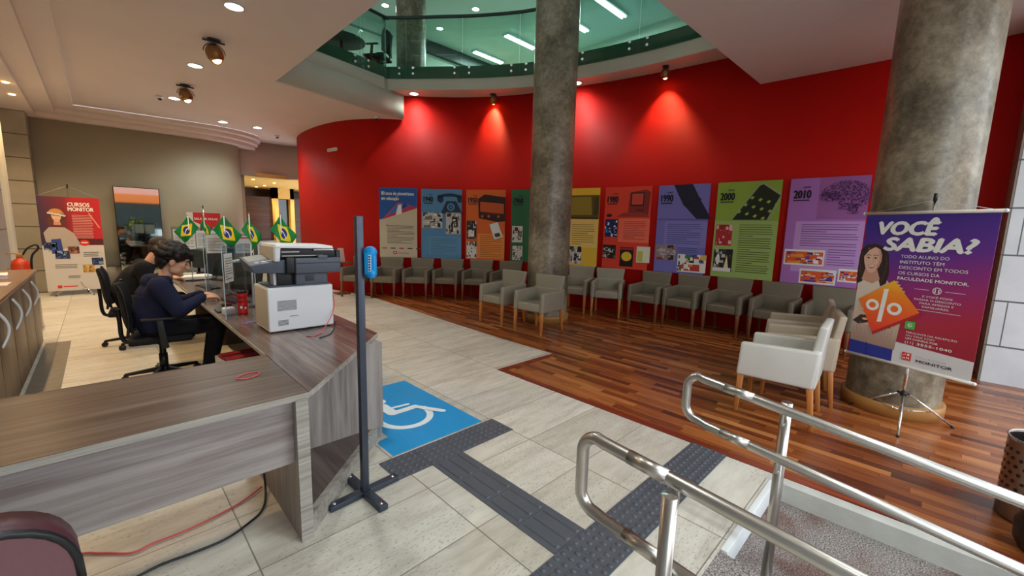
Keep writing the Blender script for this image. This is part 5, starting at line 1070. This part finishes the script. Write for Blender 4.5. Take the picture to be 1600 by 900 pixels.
# acrylic screens with papers taped on
def screen(x0, y0, x1, y1, ztop, label, papers=()):
    a = Vector((x0, y0)); b = Vector((x1, y1)); d = (b-a).normalized(); L = (b-a).length; n = Vector((d.y, -d.x)); rz = math.atan2(d.y, d.x)
    t = thing('acrylic_screen', label, 'screen', (x0, y0, DZ), rz, 'clear acrylic screens along the desk'); h = ztop-DZ
    m_ = MB(M['acrylic']); m_.box(0, L, -.0025, .0025, .0, h); m_.build('pane', t)
    m_ = MB(flat('acrylic_edge', (196, 214, 224), .2)); m_.box(-.004, .0, -.003, .003, 0, h); m_.build('edge', t, label='bright polished edge')
    m_ = MB(flat('acrylic_edge', (196, 214, 224), .2)); m_.box(L, L+.004, -.003, .003, 0, h); m_.build('edge', t, label='bright polished edge')
    for (u, v, w_, hh, c, sd) in papers:
        m_ = MB(M['paper']); m_.box(u, u+w_, -.0045, -.003, v, v+hh); A = Art(m_, (u, -.0045, v), (1, 0, 0), (0, 0, 1), (0, -1, 0), .0006); A.lines(.012, .02, w_-.015, hh-.03, 9, INKS, 1, .25, sd, 4)
        if c: A.rect(.0, hh-.03, w_, hh-.012, c, 2)
        m_.build('paper_sheet', t)
rd2 = flat('notice_red', (190, 40, 50)); bl2 = flat('notice_blue', (150, 196, 226))
screen(.69, 4.02, 1.01, 4.57, 1.36, 'nearest clear acrylic screen, its pale edge left of the red bottle', [(.02, .30, .17, .24, None, 3)])
screen(1.05, 4.62, 1.37, 4.92, 1.40, 'clear acrylic screen with a paper notice beside the flag left of the printer', [(.06, .42, .30, .20, None, 1)])
screen(.80, 5.62, 1.36, 5.75, 1.42, 'clear acrylic screen in the middle of the desk with several notices', [(.03, .45, .20, .2, None, 3), (.32, .44, .20, .2, rd2, 2)])
screen(.80, 6.9+.6, 1.36, 7.65, 1.46, 'clear acrylic screen in front of the second man, covered in papers', [(.01, .40, .18, .26, rd2, 4), (.21, .42, .16, .24, None, 5), (.39, .40, .16, .26, None, 6)])
screen(.80, 8.45, 1.36, 8.5, 1.46, 'farthest clear acrylic screen at the end of the desk', [(.03, .38, .2, .28, None, 7), (.28, .36, .22, .28, rd2, 9)])

# small table flags
FG = flat('flag_green', (0, 132, 54)); FY = flat('flag_yellow', (250, 216, 20)); FB = flat('flag_blue', (28, 44, 124))
def desk_flag(x, y, ztop, az, label, flip=1, size=1.0, droop=1.05):
    t = thing('desk_flag', label, 'flag', (x, y, DZ), az, 'small green flags on the desk'); h = ztop-DZ
    m_ = MB(M['white']); m_.cyl((0, 0, .02), (0, 0, h), .005, n=10); m_.m(M['ring_wood']).ball((0, 0, h), .008); m_.build('pole', t)
    m_ = MB(M['black']); m_.lathe([(.001, 0), (.045, 0), (.045, .008), (.012, .022), (.001, .022)], n=24); m_.build('base', t)
    L, Hh = .215*size, .150*size
    def f(u, v):                       # soft cloth hanging from the pole tip, fly and hoist both drooping
        vv = Hh-v; k = u/L
        return ((u*(.52/droop)-vv*(.50/droop))*flip, .016*math.sin(u/L*5+vv/Hh*2)*(.3+k)+.012*math.sin((u-vv)/L*6), h-.006-u*.80-vv*.84-.01*math.sin(k*3))
    m_ = MB(FG, FY, FB, flat('flag_white', (240, 240, 240))); nx, ny = 48, 34; V = [[m_.bm.verts.new(f(L*i/nx, Hh*j/ny)) for j in range(ny+1)] for i in range(nx+1)]
    for i in range(nx):
        for j in range(ny):
            u = (i+.5)/nx-.5; v = (j+.5)/ny-.5; fc = m_.bm.faces.new((V[i][j], V[i+1][j], V[i+1][j+1], V[i][j+1])); fc.smooth = True
            k = 0
            if abs(u)/.42+abs(v)/.41 < 1: k = 1
            if (u*L)**2+(v*Hh)**2 < (Hh*.24)**2:
                k = 2; rr = math.hypot(u*L+.01*size, v*Hh+.07*size)
                if abs(rr-.074*size) < .004*size: k = 3
            fc.material_index = k
    o = m_.build('cloth', t); md = o.modifiers.new('thickness', 'SOLIDIFY'); md.thickness = .0012
desk_flag(1.22, 4.33, 1.645, math.radians(10), 'green yellow and blue flag right behind the white printer', 1, 1.15, .95)
desk_flag(1.00, 4.49, 1.635, math.radians(35), 'green flag on a white pole left of the printer, folded cloth', 1, 1.15, 1.1)
desk_flag(.97, 5.41, 1.625, math.radians(-12), 'green flag in the middle of the row, its blue disc in full view', 1, 1.2, .85)
desk_flag(.87, 5.94, 1.655, math.radians(60), 'thin folded green flag in front of the red banner', 1, 1.15, 1.3)
desk_flag(.85, 6.95, 1.625, math.radians(-8), 'leftmost green flag, in front of the left side of the red banner', -1, 1.2, .85)

# box of brochures under the desk
t = thing('brochure_box', 'open white box of purple and red brochures on the floor under the desk', 'box', (.92, 4.6, 0), .1)
m_ = MB(M['paper']); m_.box(-.17, .17, -.30, .30, 0, .008); m_.box(-.17, -.16, -.3, .3, 0, .24); m_.box(.16, .17, -.3, .3, 0, .24); m_.box(-.17, .17, -.3, -.29, 0, .24); m_.box(-.17, .17, .29, .3, 0, .24); m_.build('carton', t)
for k in range(5):
    m_ = MB(flat(['bro_purple', 'bro_red', 'bro_red2', 'bro_purple2', 'bro_red'][k], [(96, 70, 150), (176, 40, 50), (200, 60, 60), (120, 90, 160), (176, 40, 50)][k])); m_.box(-.15, .15, -.28+.11*k, -.18+.11*k, .01, .25+.012*(k % 3), .004); m_.build('brochure_bundle', t)

# ================================================================= OFFICE CHAIRS
def office_chair(x, y, rz, label):
    t = thing('office_chair', label, 'chair', (x, y, 0), rz, 'black office chairs behind the desk')      # faces +x
    m_ = MB(M['black_soft']); m_.box(-.23, .24, -.24, .24, .395, .455, .028, 3); m_.build('seat', t)
    m_ = MB(M['black']); m_.cyl((0, 0, .10), (0, 0, .39), .026); m_.cyl((0, 0, .09), (0, 0, .25), .035); m_.box(-.12, .12, -.1, .1, .37, .396, .008); m_.build('gas_column', t)
    b = MB(M['black']); b.cyl((0, 0, .07), (0, 0, .12), .045)
    for k in range(5):
        a = 2*PI*k/5+.5; c, s = math.cos(a), math.sin(a); e = .30
        b.hexa([(.03*c-.022*s*-1, .03*s-.022*c, .075), (e*c+.014*s, e*s-.014*c, .055), (e*c-.014*s, e*s+.014*c, .055), (.03*c-.022*s, .03*s+.022*c, .075), (.03*c+.022*s, .03*s-.022*c, .118), (e*c+.014*s, e*s-.014*c, .08), (e*c-.014*s, e*s+.014*c, .08), (.03*c-.022*s, .03*s+.022*c, .118)], .004)
    bo = b.build('base', t)
    for k in range(5):
        a = 2*PI*k/5+.5; c, s = math.cos(a), math.sin(a); e = .30
        w_ = MB(M['black'])
        w_.cyl((e*c-.024*s*-1, e*s-.024*c, .028), (e*c-.024*s, e*s+.024*c, .028), .028); w_.cyl((e*c, e*s, .05), (e*c, e*s, .07), .01); w_.build('caster', bo)
    m_ = MB(M['black_soft']); P = [(-.225, .50), (-.255, .62), (-.262, .75), (-.275, .88), (-.30, .965)]; n_ = 10; rows = []
    for (px, pz) in P:
        hw = .215 if pz < .9 else .19; rows.append([(px+.035*(1-math.cos(j/n_*2-1))*3-.0, hw*(j/n_*2-1), pz) for j in range(n_+1)])
    V = [[m_.bm.verts.new(p) for p in r_] for r_ in rows]
    for i in range(len(V)-1):
        for j in range(n_): f_ = m_.bm.faces.new((V[i][j], V[i][j+1], V[i+1][j+1], V[i+1][j])); f_.smooth = True
    o = m_.build('backrest', t); sd = o.modifiers.new('s', 'SOLIDIFY'); sd.thickness = .03; sd.offset = 0; ss = o.modifiers.new('ss', 'SUBSURF'); ss.levels = 1; ss.render_levels = 2
    m_ = MB(M['black']); m_.tube(spline([(-.08, 0, .385), (-.24, 0, .39), (-.285, 0, .45), (-.29, 0, .60), (-.295, 0, .72)]), .018); 
    for s in (-1, 1): m_.tube(spline([(-.225, .21*s, .50), (-.21, .222*s, .62), (-.215, .225*s, .75), (-.23, .222*s, .88), (-.27, .19*s, .975)]), .012)
    m_.build('back_frame', t)
    for s in (-1, 1):
        m_ = MB(M['black']); m_.box(-.13, .15, .245*s-.032, .245*s+.032, .625, .65, .008); m_.hexa([(-.0, .26*s-.016, .36), (.06, .26*s-.016, .36), (.06, .26*s+.016, .36), (-.0, .26*s+.016, .36), (-.02, .255*s-.014, .63), (.03, .255*s-.014, .63), (.03, .255*s+.014, .63), (-.02, .255*s+.014, .63)], .003); m_.box(.0, .05, min(0.1*s, .27*s), max(.1*s, .27*s), .355, .375, .003); m_.build('armrest', t)
    return t
office_chair(.36, 5.26, math.radians(-6), 'black office chair holding the man in the navy hoodie')
office_chair(.24, 6.95, math.radians(-4), 'black office chair holding the man in black')
t = copy_tree([o for o in bpy.data.objects if o.name == 'office_chair'][0], label='black office chair on the upper floor seen through the glass', group='black office chairs'); t.location = (4.78, 9.30, 4.86); t.rotation_euler = (0, 0, 2.2)
del t['group']

# ================================================================= PEOPLE
def remesh(name, mb, voxel, mat_, parent, smooth=6, label=None):
    me = bpy.data.meshes.new('tmp'); mb.bm.normal_update(); mb.bm.to_mesh(me); mb.bm.free(); o = bpy.data.objects.new('tmp', me); C.objects.link(o)
    r = o.modifiers.new('r', 'REMESH'); r.mode = 'VOXEL'; r.voxel_size = voxel; s_ = o.modifiers.new('s', 'SMOOTH'); s_.factor = .5; s_.iterations = smooth
    bpy.context.view_layer.update(); nm = bpy.data.meshes.new_from_object(o.evaluated_get(bpy.context.evaluated_depsgraph_get())); bpy.data.objects.remove(o)
    nm.materials.clear(); nm.materials.append(mat_)
    for p in nm.polygons: p.use_smooth = True
    nm.name = name; q = bpy.data.objects.new(name, nm); C.objects.link(q); q.parent = parent; tag(q, label); return q
def limb(mb, pts, radii, n=14):
    P = [Vector(p) for p in pts]
    for i in range(len(P)-1):
        mb.cyl(P[i], P[i+1], radii[i], radii[i+1], n)
    for p, r in zip(P, radii): mb.ball(p, r*.995, 14)
def hand(mb, wrist, dirv, side, curl=.6):
    w_ = Vector(wrist); d = Vector(dirv).normalized(); s = Vector((0, 0, 1)).cross(d).normalized()*side; u = Vector((0, 0, 1))
    pc_ = w_+d*.045; q = d.to_track_quat('X', 'Z').to_matrix(); mb.ball(pc_, (.052, .040, .016), 16, q); mb.cyl(w_, pc_, .024, .022)
    for k, (o_, L) in enumerate(((-.030, .062), (-.010, .074), (.010, .070), (.029, .056))):
        b = w_+d*.082+s*o_; a = .15; p = [b-d*.02]; 
        for j, l_ in enumerate((.45, .32, .23)): p.append(p[-1]+(d*math.cos(a)-u*math.sin(a))*L*l_*1.25); a += curl
        limb(mb, p, [.0095, .0088, .008, .007], 10)
    b = w_+d*.03-s*.035; limb(mb, [w_+d*.02-s*.02, b+d*.01, b+d*.038-s*.012-u*.012, b+d*.06-s*.006-u*.02], [.014, .012, .010, .008], 10)
def person(x, y, rz, label, top, hairm, curly, hs=1.0, lean=0.0, headrot=.33, hand_z=.80, scale=1.0):
    t = thing('person', label, 'person', (x, y, 0), rz); t.scale = (scale,)*3
    hc = Vector((.13+lean, 0, 1.160)); Rm = Matrix.Rotation(headrot, 3, 'Y')
    hp = lambda px, py, pz: hc+Rm@(Vector((px, py, pz))*hs)
    neck = Vector((.03+lean*.7, 0, .985))
    pel = Vector((-.02, 0, .52)); che = Vector((-.03+lean*.5, 0, .82)); sh = lambda s: Vector((.0+lean*.6, .185*s, .945)); el = lambda s: Vector((.13, .235*s, .70)); wr = lambda s: Vector((.35, .12*s, hand_z)); kn = lambda s: Vector((.44, .12*s, .52)); an = lambda s: Vector((.36, .12*s, .09))
    mb = MB(M['skin'])
    limb(mb, [pel, che, neck+Vector((0, 0, -.03))], [.10, .11, .06]); mb.cyl(neck-Vector((0, 0, .04)), hp(-.02, 0, -.05), .056, .052); 
    for s in (-1, 1):
        limb(mb, [sh(s), el(s), wr(s)], [.045, .038, .026]); limb(mb, [pel+Vector((0, .08*s, -.01)), kn(s), an(s), an(s)+Vector((.12, 0, -.045))], [.075, .052, .036, .026]); hand(mb, wr(s), (1, -.25*s, -.05), s)
    q = Rm
    def ell(c, r): mb.ball(hp(*c), tuple(k*hs for k in r), 24, Rm)
    ell((-.012, 0, .035), (.098, .076, .092)); ell((.022, 0, -.035), (.070, .058, .080)); ell((.045, 0, -.07), (.040, .042, .045)); ell((.068, 0, -.100), (.022, .022, .018)); ell((.076, 0, .028), (.020, .050, .018))
    for s in (-1, 1): ell((.055, .034*s, -.022), (.028, .022, .026)); ell((-.012, .078*s, -.008), (.020, .009, .032)); ell((-.006, .066*s, -.012), (.015, .015, .020)); ell((.02, .045*s, -.068), (.04, .016, .03))
    limb(mb, [hp(.088, 0, .012), hp(.104, 0, -.018), hp(.112, 0, -.034)], [.009*hs, .011*hs, .0125*hs], 12)
    for s in (-1, 1): ell((.100, .011*s, -.036), (.010, .008, .007))
    ell((.094, 0, -.058), (.010, .022, .006)); ell((.092, 0, -.069), (.009, .019, .006))
    b = remesh('body', mb, .005, M['skin'], t, 3)
    mb = MB(flat('eyeball', (190, 176, 168)))
    for s in (-1, 1): mb.ball(hp(.0705, .030*s, .000), .0115*hs); 
    mb.m(flat('iris', (40, 26, 20)))
    for s in (-1, 1): mb.ball(hp(.0800, .030*s, -.002), .0062*hs)
    mb.m(hairm)
    for s in (-1, 1): limb(mb, [hp(.092, .014*s, .022), hp(.092, .034*s, .027), hp(.078, .052*s, .020)], [.0035, .0045, .003], 8)
    mb.build('eyes', t)
    mb = MB(flat('lip', (168, 96, 84))); mb.ball(hp(.100, 0, -.0585), (.006*hs, .018*hs, .004*hs), 14, Rm); mb.ball(hp(.098, 0, -.068), (.006*hs, .016*hs, .0045*hs), 14, Rm); mb.build('lips', t)
    mb = MB(hairm); rd = random.Random(3)
    def h(c, r): mb.ball(hp(*c), tuple(k*hs for k in r), 18, Rm)
    if curly:
        h((-.028, 0, .060), (.120, .098, .098)); h((-.075, 0, .0), (.050, .070, .075)); h((.050, 0, .088), (.055, .062, .036))
        for k in range(130):
            a = rd.uniform(-PI, PI); e = rd.uniform(-.1, 1.5); cx = -.025+.108*math.cos(a)*math.cos(e); cy = .088*math.sin(a)*math.cos(e); cz = .052+.092*math.sin(e)
            if cx > .05 and cz < .062: cz = .07
            r = rd.uniform(.014, .028); h((cx*1.06, cy*1.08, cz*1.04), (r, r, r))
        for k in range(9): yy = -.055+.0138*k; limb(mb, [hp(.055, yy, .098), hp(.100, yy*1.05, .084), hp(.112+.006*math.sin(k*2), yy*1.05+.006, .036+.010*math.sin(k*3))], [.024, .020, .008], 8)
        for s in (-1, 1): limb(mb, [hp(.03, .070*s, .05), hp(.025, .073*s, .0)], [.018, .007], 8); limb(mb, [hp(-.06, .05*s, -.02), hp(-.07, .045*s, -.075)], [.03, .014], 8)
    else:
        h((-.022, 0, .05), (.100, .082, .088)); h((-.065, 0, .0), (.045, .062, .075)); h((.035, 0, .085), (.048, .055, .028))
    remesh('hair', mb, .006, hairm, t, 1 if curly else 3)
    # top
    mb = MB(top)
    limb(mb, [pel+Vector((-.0, 0, .0)), Vector((-.06, 0, .66)), che, neck+Vector((-.01, 0, -.05))], [.155, .160, .160, .095], 20)
    for s in (-1, 1):
        limb(mb, [pel+Vector((0, .07*s, .01)), che+Vector((0, .07*s, .02)), sh(s)+Vector((0, -.02*s, -.01))], [.105, .110, .075], 16)
        limb(mb, [sh(s), el(s), wr(s)-Vector((.03, 0, 0))], [.088, .070, .045], 16); limb(mb, [wr(s)-Vector((.06, 0, 0)), wr(s)-Vector((.015, 0, 0))], [.037, .035], 14)
        for k in range(4): c = el(s).lerp(sh(s), .1+.13*k); mb.ball(c, (.064, .064, .018), 14, Matrix.Rotation(.5, 3, 'Y'))
        for k in range(3): c = el(s).lerp(wr(s), .12+.15*k); mb.ball(c, (.02, .058-.005*k, .058-.005*k), 14)
    if curly:      # hood gathered behind the neck
        for k in range(13): a = PI*.35+PI*1.3*k/12; mb.ball(neck+Vector((-.005+.085*math.cos(a), .095*math.sin(a), .005-.01*math.cos(a))), (.045, .045, .045), 12)
        mb.ball(neck+Vector((-.10, 0, -.02)), (.065, .10, .08)); mb.ball(pel+Vector((.06, 0, .06)), (.10, .14, .06))
    else: mb.ball(neck+Vector((0, 0, -.02)), (.065, .070, .03))
    remesh('hoodie' if curly else 'shirt', mb, .008, top, t, 5)
    mb = MB(M['blackcloth']); mb.ball(pel+Vector((0, 0, -.02)), (.15, .17, .085))
    for s in (-1, 1): limb(mb, [pel+Vector((.02, .09*s, -.02)), kn(s), an(s)+Vector((0, 0, .03))], [.092, .075, .055], 16)
    remesh('trousers', mb, .009, M['blackcloth'], t, 4)
    for s in (-1, 1):
        mb = MB(M['black']); mb.ball(an(s)+Vector((.05, 0, -.045)), (.125, .046, .042)); mb.ball(an(s)+Vector((-.01, 0, -.01)), (.05, .04, .06)); mb.m(M['white']); mb.box(an(s).x-.07, an(s).x+.165, .12*s-.042, .12*s+.042, .0, .018, .008); mb.build('shoe', t)
    return t
person(.37, 5.22, math.radians(-4), 'person with curly black hair in a navy hoodie, seated in profile at the desk', M['navy'], M['hair'], True, 1.18, .0, .30, .80, 1.0)
person(.26, 6.93, math.radians(0), 'person with short dark hair in black clothes, seated behind the one in navy', M['blackcloth'], M['hair_brown'], False, 1.05, .14, .38, .80, 1.03)

# ================================================================= FOREGROUND AND RIGHT EDGE
t = thing('visitor_chair', 'burgundy visitor chair with rounded back, cut off at the lower left corner', 'chair', (-.325, 1.36, 0), math.radians(6))   # faces +y
def superell(w_, h_, cz, n=36, p=2.6): return [(w_*abs(math.cos(a))**(2/p)*(1 if math.cos(a) > 0 else -1), cz+h_*abs(math.sin(a))**(2/p)*(1 if math.sin(a) > 0 else -1)) for a in [2*PI*k/n for k in range(n)]]
def slab(mb, prof, y0, y1, lean=0): 
    a = [mb.bm.verts.new((x, y0-lean*(z-.5), z)) for x, z in prof]; b = [mb.bm.verts.new((x, y1-lean*(z-.5), z)) for x, z in prof]; n = len(prof)
    mb._tag([mb.bm.faces.new(a), mb.bm.faces.new(b[::-1])]); mb._tag([mb.bm.faces.new((a[i], b[i], b[(i+1) % n], a[(i+1) % n])) for i in range(n)], True)
m_ = MB(M['maroon_d']); slab(m_, superell(.235, .20, .70), .0, .09, .12); m_.build('backrest', t)
m_ = MB(M['maroon']); slab(m_, superell(.222, .188, .70), -.012, .002, .12); m_.build('back_panel', t, label='lighter burgundy back panel')
m_ = MB(M['black']); m_.tube([(x, -.008-.12*(z-.5), z) for x, z in superell(.228, .194, .70)]+[(.228, -.008-.12*.20, .70)], .009, 10); m_.build('piping', t)
m_ = MB(M['maroon']); m_.box(-.23, .23, .08, .42, .40, .47, .025, 3); m_.build('seat', t)
for x in (-.19, .19):
    for y in (.06, .38): m_ = MB(M['black']); m_.cyl((x*1.08, y, 0), (x, y, .41), .013); m_.build('leg', t)
m_ = MB(M['black']); m_.box(-.03, .03, .02, .09, .40, .5, .01); m_.build('bracket', t)

t = thing('waste_bin', 'perforated steel waste bin at the right edge on the wooden floor', 'bin', (3.63, -.585, 0))
m_ = MB(M['steel_dark']); n_, hz = 72, 30; r = .17; hh = .47
V = [[m_.bm.verts.new((r*math.cos(2*PI*i/n_), r*math.sin(2*PI*i/n_), hh*j/hz)) for j in range(hz+1)] for i in range(n_)]
for i in range(n_):
    for j in range(hz):
        f_ = m_.bm.faces.new((V[i][j], V[(i+1) % n_][j], V[(i+1) % n_][j+1], V[i][j+1])); f_.smooth = True
o = m_.build('shell', t); sd = o.modifiers.new('s', 'SOLIDIFY'); sd.thickness = .003
hm = MB(M['black'])
for i in range(24):
    for j in range(8):
        a = 2*PI*(i+.5*(j % 2))/24; z = .11+.042*j; c = Vector((r*math.cos(a), r*math.sin(a), z)); d_ = Vector((math.cos(a), math.sin(a), 0)); hm.cyl(c+d_*.0015, c+d_*.0028, .009, n=10)
o = hm.build('perforations', t); o['kind'] = 'stuff'
m_ = MB(M['steel']); m_.tube([(r*math.cos(2*PI*i/48), r*math.sin(2*PI*i/48), hh) for i in range(49)], .005, 8); m_.build('rim', t)
m_ = MB(M['black']); m_.lathe([(.001, .02), (r-.006, .02), (r-.006, hh-.03)], n=48); m_.build('liner', t)
t = thing('umbrella_bucket', 'black tapered plastic bucket in front of the steel bin at the right edge', 'bucket', (3.26, -.60, 0))
m_ = MB(M['black']); m_.lathe([(.001, 0), (.12, 0), (.15, .05), (.155, .14), (.11, .24), (.10, .27), (.125, .31), (.12, .31), (.095, .27), (.10, .05), (.001, .04)], n=40); m_.build('body', t)
m_ = MB(M['black']); m_.tube([(.123*math.cos(2*PI*i/40), .123*math.sin(2*PI*i/40), .31) for i in range(41)], .006, 8); m_.build('rim', t)
m_ = MB(M['white']); m_.box(-.06, .06, 0, .012, -.04, .04, .004); m_.build('wall_socket', None, 'small white socket low on the red wall under the chairs', 'socket', loc=(7.295, 3.72, .30), rz=math.radians(98))
